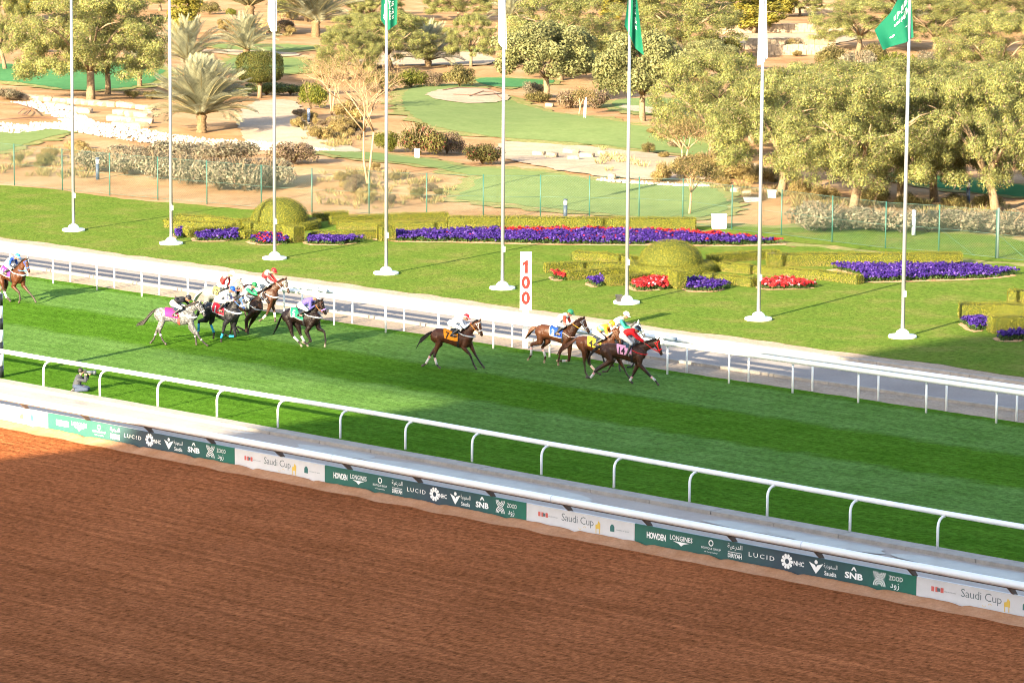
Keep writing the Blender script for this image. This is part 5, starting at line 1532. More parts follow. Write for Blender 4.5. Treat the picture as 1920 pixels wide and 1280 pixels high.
TREES = {}
def plant_tree(kind, px, py, height, label, group=None, rz=None, var=0, wscale=1.0, foot=None, name=None):
    """a tree whose trunk meets the ground at the given place; height in metres"""
    nat = {'acacia': 6.3, 'round': 4.9, 'bushy': 4.7}[kind]
    k = (kind, var)
    if k not in TREES:
        TREES[k] = tree_mesh(kind, 11 + var * 7 + len(kind))
    tm, cm = TREES[k]
    p = G(px, py)
    s = height / nat
    t = thing(name or {'acacia': 'acacia_tree', 'round': 'round_tree', 'bushy': 'leafy_tree'}[kind], label, 'tree', p, rz if rz is not None else random.uniform(0, 6.28), group)
    link('trunk', tm, t); link('crown', cm, t)
    t.scale = (s * wscale, s * wscale, s)
    return t

def width_tree(kind, px, py, wpx, hpx, label, **kw):
    """size taken from the crown width and total height seen in the photograph (pixels)"""
    p = G(px, py); k = ppm(p)
    h = hpx / k; nat_w = {'acacia': 9.2, 'round': 6.3, 'bushy': 3.3}[kind]; nat_h = {'acacia': 6.3, 'round': 4.9, 'bushy': 4.7}[kind]
    w = wpx / k
    return plant_tree(kind, px, py, h, label, wscale=(w / nat_w) / (h / nat_h), **kw)

GT = 'feathery acacia trees of the park'
A = [
 (170, 188, 330, 245, 'olive feathery acacia with a forked pale trunk above the stone steps', 0, 1.0),
 (202, 177, 220, 215, 'feathery acacia with a dark trunk just behind the fork-trunked one', 1, 2.0),
 (10, 130, 150, 175, 'dark feathery acacia cut by the left edge of the picture', 2, 0.5),
 (883, 124, 118, 112, 'small umbrella acacia on one thin curved trunk beside the white path', 0, .3),
 (735, 130, 190, 125, 'wide low feathery acacia behind the bare tree', 2, 1.1),
 (650, 150, 150, 110, 'pale thin feathery acacia left of the hanging green flag', 1, 4.0),
 (1050, 150, 260, 190, 'tall yellowish acacia rising behind the big round tree', 1, 2.2),
 (1260, 115, 300, 170, 'yellowish acacia beside the hanging green flag, high on the slope', 2, 3.3),
 (1335, 302, 300, 235, 'feathery acacia spreading left of the right-hand white flag', 0, 5.2),
 (1465, 362, 320, 265, 'feathery acacia with a straight pale trunk by the fence', 1, .9),
 (1600, 394, 360, 290, 'broad feathery acacia on a leaning pale trunk by the fence', 2, 2.7),
 (1688, 380, 280, 260, 'feathery acacia on several thin dark stems behind the right-hand flagpole', 0, 3.9),
 (1752, 378, 320, 270, 'feathery acacia on a thick dark leaning trunk', 1, 4.4),
 (1868, 398, 340, 310, 'bright feathery acacia overhanging the fence at the right edge', 2, .1),
 (1940, 355, 300, 280, 'feathery acacia cut by the right edge of the picture', 0, 1.9),
 (1550, 290, 340, 200, 'feathery acacia in the second row behind the leaning trunk', 1, 5.9),
 (1715, 285, 340, 200, 'feathery acacia in the second row below the blowing flag', 2, 5.0),
 (1850, 275, 330, 180, 'feathery acacia in the second row toward the right edge', 0, 2.4),
 (1410, 270, 280, 160, 'feathery acacia in the second row behind the folded white flag', 1, 3.0),
 (1610, 95, 210, 110, 'feathery acacia left of the blowing green flag above the terraces', 1, 1.4),
 (1750, 100, 220, 120, 'feathery acacia right of the blowing green flag above the terraces', 2, 4.7),
 (1870, 190, 260, 190, 'pale wispy acacia at the upper right', 0, .8),
 (1340, 60, 120, 80, 'far acacia above the terrace walls', 0, 4.1),
 (575, 40, 150, 90, 'far dark acacia behind the furled flag at the top of the picture', 2, 2.0),
 (860, 40, 150, 80, 'far acacia at the top beside the palm', 0, 1.0),
 (700, 45, 130, 80, 'far acacia behind the hanging green flag', 1, 3.5),
 (1215, 40, 200, 90, 'far pale acacia at the top beside the twisted green flag', 2, 1.0),
 (960, 20, 160, 80, 'far acacia at the very top above the furled flag and 100 board', 1, 5.1),
 (785, 100, 130, 75, 'small feathery acacia in front of the far palm, left of the umbrella acacia', 0, 2.9),
 (1690, 25, 200, 80, 'far acacia at the very top above the blowing flag', 2, 0.4),
 (1850, 60, 240, 110, 'far pale acacia at the top right corner', 1, 2.0),
 (1500, 30, 110, 60, 'far acacia at the top right of the green tree on a white trunk', 0, 3.1),
 (300, 20, 120, 70, 'far acacia at the top between the first two flagpoles', 2, 5.5),
 (670, 100, 150, 85, 'low spreading acacia on the near side of the white path', 0, 4.9),
]
for px, py, w, h, l, v, rz in A: width_tree('acacia', px, py, w, h, l, var=v, rz=rz, group=GT)
width_tree('round', 1022, 192, 225, 160, 'big dense round tree with pale trunk in front of the golf lawn', var=0, rz=.4, group='round trees')
width_tree('round', 1205, 226, 215, 170, 'dense round tree with a leaning pale trunk right of the hanging flag', var=1, rz=2.4, group='round trees')
width_tree('round', 1330, 150, 120, 80, 'grey green round tree in front of the terrace walls', var=0, rz=3.3, group='round trees')
width_tree('bushy', 343, 76, 85, 105, 'yellow green upright leafy tree behind the left date palm', var=0, rz=0, group='upright leafy trees')
width_tree('bushy', 45, 40, 100, 85, 'bright yellow green leafy tree at the top left', var=0, rz=2, group='upright leafy trees')
width_tree('bushy', 1414, 62, 130, 95, 'bright green clipped-looking tree on a white trunk above the terrace', var=0, rz=1, group='upright leafy trees')
width_tree('bushy', 1473, 32, 60, 60, 'small green tree on a white trunk at the top of the terraces', var=0, rz=4, group='upright leafy trees')
width_tree('bushy', 1149, 42, 70, 62, 'small far tree on a grey trunk at the top', var=0, rz=3, group='upright leafy trees')

# clipped ball tree
def ball_tree():
    p = G(487, 183); k = ppm(p); s = 1 / k
    t = thing('ball_tree', 'tree clipped to a rounded block on one short trunk beside the path', 'tree', p)
    w = MB(); w.tube([(0, 0, -.1), (.02, 0, .7), (0, 0, 1.5)], [.20, .16, .22], 9); w.build('trunk', BARK, t)
    n = 14000; rg = np.random.default_rng(3)
    d = rg.normal(size=(n, 3)); d /= np.linalg.norm(d, axis=1, keepdims=True)
    q = np.sign(d) * np.abs(d) ** .72; q /= np.abs(q).max(1, keepdims=True) ** .25
    P = q * np.array([1.62, 1.62, 1.22]) * rg.uniform(.86, 1.0, (n, 1)) + (0, 0, 2.35)
    link('crown', cards('crown', P, d + rg.normal(size=(n, 3)) * .5, .11, .6, pal(n, (.062, .068, .015), .28, (.11, .095, .02), .2, rg), LEAF, None, .1, rg), t)
ball_tree()

# date palms: each frond its own part
def frond_mesh(seed, L=2.6, droop=1.0):
    rd = random.Random(seed); mb = MB(); pts = []
    n = 9
    for i in range(n + 1):
        u = i / n
        pts.append(Vector((L * (u * .92 - .10 * droop * u ** 3), 0, L * (.55 * u - .52 * droop * u ** 2.2))))
    base = (.25, .245, .16)
    mb.tube(pts, [.028 * (1 - .8 * i / n) + .004 for i in range(n + 1)], 4, c=(.26, .22, .11))
    for i in range(64):
        u = .12 + .88 * i / 63
        q = u * n; a = min(int(q), n - 1); f = q - a
        c = pts[a].lerp(pts[a + 1], f); tg = (pts[a + 1] - pts[a]).normalized()
        ln = (.20 + .42 * math.sin(PI * min(1, .15 + u * .8))) * L / 2.6
        for s in (-1, 1):
            d = (tg * .75 + Vector((0, s * .8, .28 + rd.uniform(-.12, .12)))).normalized()
            e = c + d * ln; m_ = c + d * ln * .5 + Vector((0, 0, .02)); w = tg * .013 * L / 2.0
            k = rd.uniform(.75, 1.25)
            mb.add([c, m_ + w, e - Vector((0, 0, .05)), m_ - w], [(0, 1, 2, 3)], c=tuple(b * k for b in base))
    return mb.mesh('frond', [LEAF], True)
FR = [frond_mesh(i, 2.6, .35 + .17 * i) for i in range(4)]
PALM_BARK = mat('palm_bark', (.12, .08, .045), .95, .1, var=.4, vscale=8, bump=.8, bscale=14, bdist=.05)
def palm(px, py, wpx, trunk_h, label, n=46, dark=False, name='date_palm'):
    p = G(px, py); k = ppm(p); s = (wpx / k) / 4.8
    t = thing(name, label, 'palm', p, random.uniform(0, 6), 'date palms of the park')
    mb = MB(); prof = []
    H = trunk_h
    m = max(5, int(H / .12))
    for i in range(m + 1):
        z = -.1 + (H + .1) * i / m; prof.append((.17 * s * (1.25 - .25 * i / m) * (1.14 if i % 2 else .9) + .03, z))
    prof.append((.24 * s, H + .12 * s)); prof.append((.05, H + .3 * s))
    mb.lathe(prof, 10); mb.build('trunk', PALM_BARK, t)
    for i in range(n):
        u = (i + .5) / n
        o = link('frond', FR[i % 4], t)
        el = math.radians(86 - 80 * u + random.uniform(-8, 8)); az = i * 2.39996 + random.uniform(-.2, .2)
        o.location = (0, 0, H + .15 * s)
        o.rotation_euler = (random.uniform(-.3, .3), -el + math.radians(20), az)
        o.scale = (s, s, s)
    return t
palm(378, 248, 215, .9, 'large pale date palm on a short trunk beside the path', 90)
palm(352, 150, 165, 1.3, 'date palm standing just behind the large short-trunked one', 40)
palm(468, 66, 230, 2.4, 'tall date palm at the top behind the furled white flag', 50)
palm(462, 106, 140, .4, 'low date palm right above the rounded clipped tree', 40)
palm(592, 70, 190, 1.2, 'date palm right of the furled white flag', 44)
palm(262, 162, 95, 1.2, 'shaded date palm with a thick trunk under the left acacia', 36)
palm(803, 124, 150, .2, 'dark low date palm with upright fronds beside the white path', 38)
palm(955, 55, 90, 1.0, 'date palm behind the furled flag near the 100 board', 40)
palm(690, 30, 110, .8, 'far pale date palm behind the hanging green flag', 36)
palm(1700, 60, 90, .8, 'far date palm behind the blowing green flag', 30)

# bare trees
TWIG = mat('pale_twigs', (.27, .18, .105), .9, .1, var=.25, vscale=9)
def bare_tree(px, py, H, W, label, seed, stems, leafy=0):
    rd = random.Random(seed); p = G(px, py)
    t = thing('bare_tree', label, 'tree', p)
    trunk = MB(); br = MB(); tips = []
    def grow(mb, a, d, L, r, lev):
        b = a + d * L * .5 + Vector((rd.uniform(-.06, .06), rd.uniform(-.06, .06), 0)) * L; c = b + (d + Vector((rd.uniform(-.2, .2), rd.uniform(-.2, .2), rd.uniform(-.05, .15)))).normalized() * L * .5
        (trunk if lev == 0 else br).tube([a, b, c], [r, r * .82, r * .62], 7 if lev < 2 else 4)
        if lev >= 4: tips.append(c); return
        for k in range(3 if lev else 4):
            a2 = rd.uniform(0, 2 * PI); sp = rd.uniform(.45, .95)
            dd = (d * .8 + Vector((math.cos(a2) * sp * W, math.sin(a2) * sp * W, rd.uniform(-.1, .45)))).normalized()
            grow(br, a.lerp(c, rd.uniform(.55, 1)) if lev else c, dd, L * rd.uniform(.55, .8), r * .55, lev + 1)
    for (dx, dy) in stems:
        grow(trunk, Vector((0, 0, -.1)), Vector((dx, dy, 1)).normalized(), H * .36, .085, 0)
    trunk.build('trunk', TWIG, t); br.build('branches', TWIG, t)
    n = 900 + leafy
    rg = np.random.default_rng(seed); T = np.array([tuple(x) for x in tips])
    P = T[rg.integers(0, len(T), n)] + rg.normal(size=(n, 3)) * .22
    link('leaves', cards('leaves', P, rg.normal(size=(n, 3)), .11, .5, pal(n, (.17, .125, .05), .25, (.12, .115, .04), .35, rg), LEAF, None, .1, rg), t)
rr_ = np.array([_r[0], _r[1]])
bare_tree(690, 348, 9.2, 1.15, 'nearly bare pale tree on two slanting stems behind the fence', 5, [tuple(-rr_ * .22), tuple(rr_ * .10)])
bare_tree(1292, 402, 3.6, 1.1, 'thin sparse young tree behind the fence beside the white box', 8, [tuple(rr_ * .08)], 1500)
bare_tree(1285, 316, 3.6, 1.0, 'small pale-stemmed tree at the end of the golf lawn', 14, [tuple(-rr_ * .25), tuple(rr_ * .15)], 1500)
bare_tree(622, 215, 5.6, 1.2, 'bare twiggy tree behind the green bush', 21, [(.1, .1), (-.15, 0)], 500)
bare_tree(1085, 215, 2.2, 1.0, 'leafless purple-brown small tree under the big round tree', 23, [(.1, 0)], 400)

# shrubs
BM = {}
def bush(px, py, wpx, hpx, kind, label, group=None, name='shrub'):
    spec = {'green': ((.095, .108, .016), (.14, .135, .022), .3), 'sage': ((.165, .150, .100), (.22, .175, .125), .35), 'dry': ((.17, .120, .085), (.13, .105, .05), .35), 'bloom': ((.110, .098, .030), (.22, .07, .05), .10),
            'gold': ((.20, .155, .055), (.25, .18, .08), .4), 'dark': ((.06, .085, .025), (.10, .11, .03), .3), 'olive': ((.125, .112, .040), (.16, .125, .045), .3)}[kind]
    v = random.randrange(2)
    if (kind, v) not in BM: BM[(kind, v)] = (bush_mesh(len(BM) * 5 + 2, *spec, size=.15 if kind == 'gold' else .085, aspect=.22 if kind == 'gold' else .5), twig_mesh(len(BM)))
    fm, tw = BM[(kind, v)]
    p = G(px, py); k = ppm(p)
    t = thing(name, label, 'bush', p, random.uniform(0, 6), group)
    link('foliage', fm, t); link('stems', tw, t)
    w = wpx / k / 1.9; h = hpx / k / .98
    t.scale = (w, w, h)
    return t
bush(583, 205, 78, 62, 'green', 'bright green bush at the bend of the path')
bush(905, 308, 92, 46, 'bloom', 'rounded bush with a few red blossoms beside flagpole and golf lawn')
bush(788, 290, 110, 68, 'bloom', 'tall reddish green bush behind the bare tree')
bush(838, 288, 70, 48, 'dry', 'dry purplish twiggy bush between the two bushes with blossoms')
bush(725, 284, 60, 44, 'green', 'low green bush behind the two-stemmed bare tree')
bush(862, 163, 75, 45, 'olive', 'olive bush with dark right side above the sand bunker')
bush(815, 163, 55, 35, 'dry', 'dry purplish bush left of the olive bush above the bunker')
bush(770, 165, 70, 42, 'green', 'yellow green bush at the left end of the golf lawn')
bush(715, 172, 80, 45, 'olive', 'olive bush behind the bare tree crown')
bush(1002, 182, 55, 34, 'sage', 'pale grey bush left of the big round tree trunk')
bush(1070, 203, 75, 42, 'dry', 'dry purple-brown bush under the big round tree')
bush(1115, 203, 70, 42, 'dry', 'dry purple-brown bush right of the thin white stake')
bush(1010, 192, 60, 22, 'olive', 'small olive bush at the foot of the big round tree')
for i, (px, py, w, h) in enumerate([(180, 322, 100, 52), (235, 328, 110, 56), (300, 336, 120, 62), (352, 344, 120, 64), (410, 356, 130, 72), (458, 358, 125, 74), (508, 352, 120, 66), (340, 304, 150, 52), (420, 306, 140, 50), (250, 306, 130, 44), (552, 306, 110, 48)]):
    bush(px, py, w, h, 'sage' if i != 10 else 'dry', ['greyish sage bush at the left end of the drift by the dark bollard', 'greyish sage bush just right of the dark bollard', 'greyish sage bush left of the second flagpole', 'greyish sage bush right behind the second flagpole', 'large front sage bush right of the second flagpole', 'large front sage bush midway between second and third flagpoles', 'front sage bush touching the third flagpole', 'back row sage bush behind the second flagpole', 'back row sage bush between second and third flagpoles', 'back row sage bush left of the second flagpole', 'dry brownish bush at the right end of the sage drift'][i], 'sage bushes behind the left fence')
for i, (px, py, w, h) in enumerate([(1545, 434, 170, 66), (1660, 434, 170, 56), (1740, 435, 150, 52), (1820, 436, 160, 56), (1900, 440, 150, 52), (1600, 430, 120, 48)]):
    bush(px, py, w, h, 'sage', ['pale silvery bush at the foot of the leaning acacia trunk', 'pale silvery bush just left of the last flagpole', 'pale silvery bush just behind the grey bollard', 'pale silvery bush left of the thick fence post', 'pale silvery bush at the right edge behind the thick fence post', 'small pale silvery bush between the leaning trunk and last flagpole'][i], 'pale bushes behind the right fence')
for i, (px, py, w, h) in enumerate([(1560, 130, 80, 50), (1610, 140, 90, 55), (1680, 140, 90, 48), (1640, 118, 70, 40), (1750, 130, 80, 40), (1350, 110, 90, 50), (1300, 120, 80, 45), (1250, 125, 80, 50), (1385, 130, 70, 40)]):
    bush(px, py, w, h, ['olive', 'sage', 'green'][i % 3], ['olive bush left of the blowing flag below the terraces', 'greyish bush below and left of the blowing flag', 'bright green bush below the blowing flag', 'small olive bush high on the slope by the terraces', 'greyish bush right of the blowing flag', 'bright green bush left of the folded white flag', 'olive bush two flags left of the blowing one', 'greyish bush beside the twisted green flag', 'bright green bush just left of the folded white flag'][i], 'bushes below the terraces')
for i, (px, py, w, h) in enumerate([(500, 178, 100, 28), (545, 178, 60, 24), (455, 180, 60, 20), (250, 184, 40, 18), (285, 186, 50, 20), (15, 187, 70, 26)]):
    bush(px, py, w, h, 'dark' if i < 3 else 'olive' if i < 5 else 'sage', ['low dark green bush behind the clipped tree trunk', 'low dark green bush right of the clipped tree trunk', 'low dark green bush left of the clipped tree trunk', 'small grassy bush nearer the forked acacia trunk', 'small grassy bush farther right of the acacia trunks', 'grey dry bush at the left edge'][i], 'low bushes of the park')
for i, (px, py, w, h) in enumerate([(1285, 335, 60, 50), (1330, 322, 80, 44), (1380, 335, 80, 40), (1425, 345, 70, 38), (1240, 340, 50, 36), (1500, 372, 60, 40), (1545, 380, 70, 36), (1640, 385, 70, 40), (1700, 392, 60, 34), (1790, 388, 60, 28), (1850, 392, 70, 30)]):
    bush(px, py, w, h, 'gold' if i < 7 else 'olive', ['golden grass tussock under the small pale-stemmed tree', 'golden grass tussock on the bank left of the folded white flag', 'golden grass tussock on the bank right below the folded white flag', 'golden grass tussock left of the straight acacia trunk', 'golden grass tussock at the left end of the bank', 'golden grass tussock just right of the straight acacia trunk', 'golden grass tussock left of the leaning acacia trunk', 'olive grass tussock right of the leaning acacia trunk', 'olive grass tussock under the thin dark stems', 'olive grass tussock left of the navy bollard', 'olive grass tussock right of the navy bollard'][i], 'tussocks under the feathery trees', name='grass_tussock')
for px, py, w, h in [(1185, 88, 60, 32), (1130, 100, 50, 30), (95, 20, 60, 30), (170, 34, 60, 26), (640, 250, 70, 36), (600, 262, 60, 30), (655, 225, 70, 40), (560, 240, 40, 22)]:
    bush(px, py, w, h, 'gold' if py > 200 else 'dark', {250: 'golden dry bush left of the two-stemmed bare tree', 262: 'golden dry bush at the bend of the pale path', 225: 'golden dry bush under the bare tree crown', 240: 'small golden dry bush beside the green path bush', 88: 'dark green far bush right of the twisted green flag', 100: 'dark green far bush left of the twisted green flag', 20: 'dark green far bush near the top of the first flagpole', 34: 'dark green far bush above the left acacia'}[py], 'scattered park bushes')

# scattered scrub on the bare slopes
_zones = [([(40, 60), (300, 60), (300, 110), (60, 110)], 7), ([(560, 110), (760, 105), (760, 160), (640, 200), (560, 150)], 10), ([(380, 10), (560, 10), (560, 80), (400, 80)], 9), ([(600, 60), (860, 60), (860, 88), (600, 88)], 9),
          ([(560, 215), (680, 230), (690, 275), (600, 270)], 12), ([(1150, 95), (1330, 80), (1330, 170), (1200, 150)], 10), ([(1480, 95), (1880, 90), (1900, 150), (1500, 150)], 14), ([(900, 20), (1130, 20), (1130, 60), (900, 60)], 8),
          ([(600, 325), (700, 315), (830, 345), (840, 370), (700, 385), (610, 375)], 16), ([(20, 285), (150, 270), (180, 310), (30, 325)], 10), ([(1260, 310), (1460, 325), (1560, 370), (1320, 350)], 12), ([(1180, 240), (1290, 265), (1250, 300), (1200, 285)], 4)]
_rs = random.Random(44)
for zi, (poly, n) in enumerate(_zones):
    A_ = np.array(poly, float); lo, hi = A_.min(0), A_.max(0); k = 0
    while k < n:
        q = np.array([[_rs.uniform(lo[0], hi[0]), _rs.uniform(lo[1], hi[1])]])
        if inside(q, A_)[0]:
            far = q[0, 1] < 160
            w = _rs.uniform(26, 60) * (.8 if far else .75)
            bush(float(q[0, 0]), float(q[0, 1]), w, w * _rs.uniform(.45, .7), _rs.choice(['gold', 'olive', 'dry', 'gold'] if not far else ['olive', 'dry', 'gold', 'green', 'sage']), 'small scrub clump scattered on the ' + ['slope behind the left acacia', 'ground around the bare trees', 'slope under the top left palms', 'slope at the top left of the green flag', 'bank beside the pale path', 'slope right of the twisted flag', 'slope below the blowing flag', 'slope at the top behind the round tree', 'sandy bank behind the hedge', 'bank behind the first flagpole', 'bank under the right acacias', 'end of the golf lawn'][zi], 'scrub clumps, zone ' + 'abcdefghijkl'[zi], 'scrub_clump')
            k += 1

# dry tufts on the sandy banks: nobody could count them
def tufts():
    rg = np.random.default_rng(12); Ps = []; Ds = []; Cs = []; Ss = []
    def area(px, n, colr):
        poly = np.array([G(*q)[:2] for q in px]); lo, hi = poly.min(0), poly.max(0)
        C = rg.uniform(lo, hi, (n * 6, 2)); C = C[inside(C, poly)][:n]
        for c in C:
            z = float(hgt(c[0], c[1])); r = rg.uniform(.2, .55); m = 34
            a = rg.uniform(0, 2 * PI, m); q = np.sqrt(rg.random(m)) * r * .6
            base = np.stack([c[0] + q * np.cos(a), c[1] + q * np.sin(a), np.full(m, z)], 1)
            d = np.stack([np.cos(a) * .5, np.sin(a) * .5, rg.uniform(.5, 1.2, m)], 1)
            Ps.append(base + d * r * .4); Ds.append(d); k = rg.uniform(.7, 1.2)
            Cs.append(pal(m, np.array(colr) * k, .2, (.22, .20, .08), .3, rg)); Ss.append(np.full(m, r * .9))
    area([(590, 330), (700, 315), (850, 345), (850, 380), (700, 395), (600, 385)], 90, (.26,.19,.085))
    area([(0, 290), (150, 265), (200, 300), (160, 340), (0, 330)], 70, (.25,.19,.085))
    area([(560, 230), (680, 260), (640, 280), (570, 262)], 50, (.27,.20,.085))
    area([(1240, 310), (1460, 320), (1560, 365), (1700, 385), (1500, 395), (1300, 345)], 120, (.26,.19,.08))
    area([(1720, 380), (1900, 385), (1910, 410), (1730, 405)], 40, (.26, .22, .09))
    area([(400, 20), (560, 30), (540, 70), (420, 75)], 60, (.34, .26, .12))
    area([(1120, 280), (1290, 300), (1270, 330), (1120, 320)], 20, (.42, .33, .17))
    P = np.concatenate(Ps); D = np.concatenate(Ds); n = len(P)
    o = link('dry_grass', cards('dry_grass', P, np.cross(D, rg.normal(size=(n, 3))), np.concatenate(Ss), .10, np.concatenate(Cs), LEAF, D, .05, rg))
    struct(o, 'stuff')
tufts()

# ------------------------------------------------------------------ clipped hedges and flower beds on the lawn
HCORE = mat('hedge_core', (.045, .055, .012), .9, .1)
def hedge_cards(P, Nn, n, rg, base=(.112, .115, .010), alt=(.155, .140, .012)):
    return cards('foliage', P, Nn * 1.1 + rg.normal(size=(n, 3)) * .38, .046, .7, pal(n, base, .15, alt, .35, rg), HEDGE_LEAF, None, .15, rg)
hk = [0]
def hedge_bar(px, label, h=.44, w=.55, group='clipped hedge bars', dens=850):
    """a clipped bar of hedge along a run of ground points"""
    hk[0] += 1; rg = np.random.default_rng(100 + hk[0])
    pts = [G(*q)[:2] for q in px]
    t = thing('clipped_hedge', label, 'hedge', (pts[0][0], pts[0][1], 0), 0, group)
    pts = [q - pts[0] for q in pts]
    Q = [pts[0]]
    for a, b in zip(pts[:-1], pts[1:]):
        L = np.hypot(*(b - a)); m = max(1, int(L / .4))
        for i in range(1, m + 1): Q.append(a + (b - a) * i / m)
    Q = np.array(Q)
    core = MB(); vs = []; fs = []
    T = np.gradient(Q, axis=0); T /= np.linalg.norm(T, axis=1, keepdims=True); Nn = np.stack([-T[:, 1], T[:, 0]], 1)
    for i in range(len(Q)):
        ww = w / 2 - .05; hh = h - .05
        for s, z in ((-1, 0), (-1, hh), (1, hh), (1, 0)): vs.append((*(Q[i] + Nn[i] * s * ww), z))
    for i in range(len(Q) - 1):
        for k in range(3): fs.append((4 * i + k, 4 * i + k + 1, 4 * i + 5 + k, 4 * i + 4 + k))
    e = 4 * (len(Q) - 1); fs += [(0, 3, 2, 1), (e, e + 1, e + 2, e + 3)]
    core.add(vs, fs); core.build('stems', HCORE, t)
    L = float(np.linalg.norm(np.diff(Q, axis=0), axis=1).sum()); area = L * (w + 2 * h) + 2 * w * h
    n = int(area * dens)
    u = rg.uniform(0, len(Q) - 1, n); i = np.minimum(u.astype(int), len(Q) - 2); f = (u - i)[:, None]
    C = Q[i] * (1 - f) + Q[i + 1] * f; NN = Nn[i]
    v = rg.uniform(0, w + 2 * h, n)
    side = np.where(v < h, -1, np.where(v > h + w, 1, 0))
    off = np.where(side == 0, v - h - w / 2, side * w / 2); z = np.where(side == -1, v, np.where(side == 1, w + 2 * h - v, h))
    endm = rg.random(n) < (2 * w * h / area)
    es = rg.integers(0, 2, n)
    off = np.where(endm, rg.uniform(-w / 2, w / 2, n), off); z = np.where(endm, rg.uniform(0, h, n), z)
    C = np.where(endm[:, None], np.where(es[:, None] == 0, Q[0] - T[0] * .04, Q[-1] + T[-1] * .04), C)
    bump = .03 * np.sin(C[:, 0] * 5 + off * 4) + .03 * rg.normal(size=n)
    P = np.stack([C[:, 0] + NN[:, 0] * (off + bump * side), C[:, 1] + NN[:, 1] * (off + bump * side), z + np.where(side == 0, bump, 0)], 1)
    D = np.stack([NN[:, 0] * side, NN[:, 1] * side, (side == 0) * 1.0], 1)
    Te = np.where(es[:, None] == 0, -T[0], T[-1]); D = np.where(endm[:, None], np.concatenate([Te, np.zeros((n, 1))], 1), D)
    low = (z < h * .45) & (side != 0)
    me = hedge_cards(P, D, n, rg)
    if low.any():      # thinner, browner foliage low on the sides
        a = me.color_attributes['tint']; c = np.empty(4 * 4 * n, np.float32); a.data.foreach_get('color', c); c = c.reshape(n, 4, 4)
        br = low & (rg.random(n) < .45); c[br, :, :3] = c[br, :, :3] * .35 + np.array([.20, .135, .06]) * .65
        a.data.foreach_set('color', c.ravel())
    link('foliage', me, t)
    return t

def hedge_dome(px, py, r, h, r2, h2, label):
    p = G(px, py); rg = np.random.default_rng(int(px))
    t = thing('topiary_dome', label, 'topiary', (p[0], p[1], 0), 0, 'topiary domes')
    c = MB(); c.lathe([(r2 - .06, 0), (r2 - .06, h2 - .05), (r - .05, h2 - .05)] + [((r - .06) * math.cos(a), h2 + (h - .06) * math.sin(a)) for a in np.linspace(.05, 1.5, 8)], 28); c.build('stems', HCORE, t)
    n = int(2 * PI * r * h * 620)
    a = rg.uniform(0, 2 * PI, n); u = rg.random(n); el = np.arcsin(u)
    D = np.stack([np.cos(a) * np.cos(el), np.sin(a) * np.cos(el), np.sin(el)], 1)
    P = D * np.array([r, r, h]) * (1 + .02 * rg.normal(size=(n, 1))) + (0, 0, h2)
    link('dome', hedge_cards(P, D, n, rg), t)
    n = int((2 * PI * r2 * h2 + PI * (r2 ** 2 - r ** 2)) * 620); a = rg.uniform(0, 2 * PI, n)
    top = rg.random(n) < .5
    R = np.where(top, np.sqrt(rg.uniform(r * r, r2 * r2, n)), r2); z = np.where(top, h2, rg.uniform(0, h2, n))
    P = np.stack([R * np.cos(a), R * np.sin(a), z], 1) + rg.normal(size=(n, 3)) * .025
    D = np.where(top[:, None], np.array([0, 0, 1.0]), np.stack([np.cos(a), np.sin(a), 0 * a], 1))
    link('tier', hedge_cards(P, D, n, rg), t)
hedge_dome(526, 427, 1.52, 1.20, 2.15, .42, 'smooth clipped dome on a round tier at the left of the lawn')
hedge_dome(1258, 508, 1.56, 1.10, 2.2, .42, 'smooth clipped dome on a round tier in the middle of the lawn')
hl = 'short clipped hedge bar radiating from the %s topiary dome'
L_, M_ = hl % 'left', hl % 'middle'
NL = iter(['upper left hedge bar of the left dome, sloping down to it', 'middle left hedge bar of the left dome, nearly level', 'front left hedge bar of the left dome, behind purple flowers', 'short front hedge block just left of the left dome',
           'dark hedge bar behind the left dome on its right', 'front right hedge bar of the left dome, nearest the track', 'middle right hedge bar of the left dome, long and level', 'back right hedge bar of the left dome, along the sand',
           'upper left hedge bar of the middle dome, sloping down to it', 'middle left hedge bar of the middle dome, reaching farthest left', 'front left hedge bar of the middle dome', 'short dark hedge block in front of the flagpole with the bucket',
           'dark hedge bar behind the middle dome on its right', 'long front right hedge bar of the middle dome above the red flowers', 'short front hedge bar right of the middle dome, behind purple flowers'])
for px in ([(333, 418), (390, 420), (456, 428)], [(312, 426), (360, 430), (440, 434)], [(350, 445), (400, 440), (450, 438)], [(454, 449), (480, 447)],
           [(590, 415), (648, 411)], [(585, 449), (640, 449), (715, 447)], [(632, 430), (720, 431), (838, 431)], [(620, 421), (730, 416), (838, 413)]):
    hedge_bar(px, next(NL), group='hedge bars around the left dome')
hedge_bar([(541, 455), (560, 453)], 'small clipped box hedge in front of the left dome', h=.85, w=.9, group='box hedges')
hedge_bar([(712, 452), (735, 451)], 'clipped box hedge behind the flagpole with the hanging green flag', h=.8, w=.8, group='box hedges')
hedge_bar([(840, 431), (960, 431), (1100, 433), (1303, 434)], 'long straight clipped hedge behind the purple flower border', h=.72, w=.8, group='long hedges')
for px in ([(1076, 487), (1130, 490), (1190, 497)], [(1024, 511), (1080, 508), (1180, 508)], [(1062, 525), (1110, 522), (1170, 518)], [(1140, 536), (1175, 534), (1212, 528)],
           [(1330, 494), (1390, 489), (1456, 484)], [(1350, 508), (1450, 517), (1540, 524), (1612, 533)], [(1322, 528), (1370, 533), (1414, 538)]):
    hedge_bar(px, next(NL), group='hedge bars around the middle dome')
hedge_bar([(1262, 541), (1278, 540)], 'small clipped box hedge standing alone in front of the middle dome', h=.85, w=.85, group='box hedges')
hedge_bar([(1440, 499), (1560, 498), (1680, 498), (1800, 496)], 'long straight clipped hedge behind the right purple flower border', h=.62, w=.8, group='long hedges')
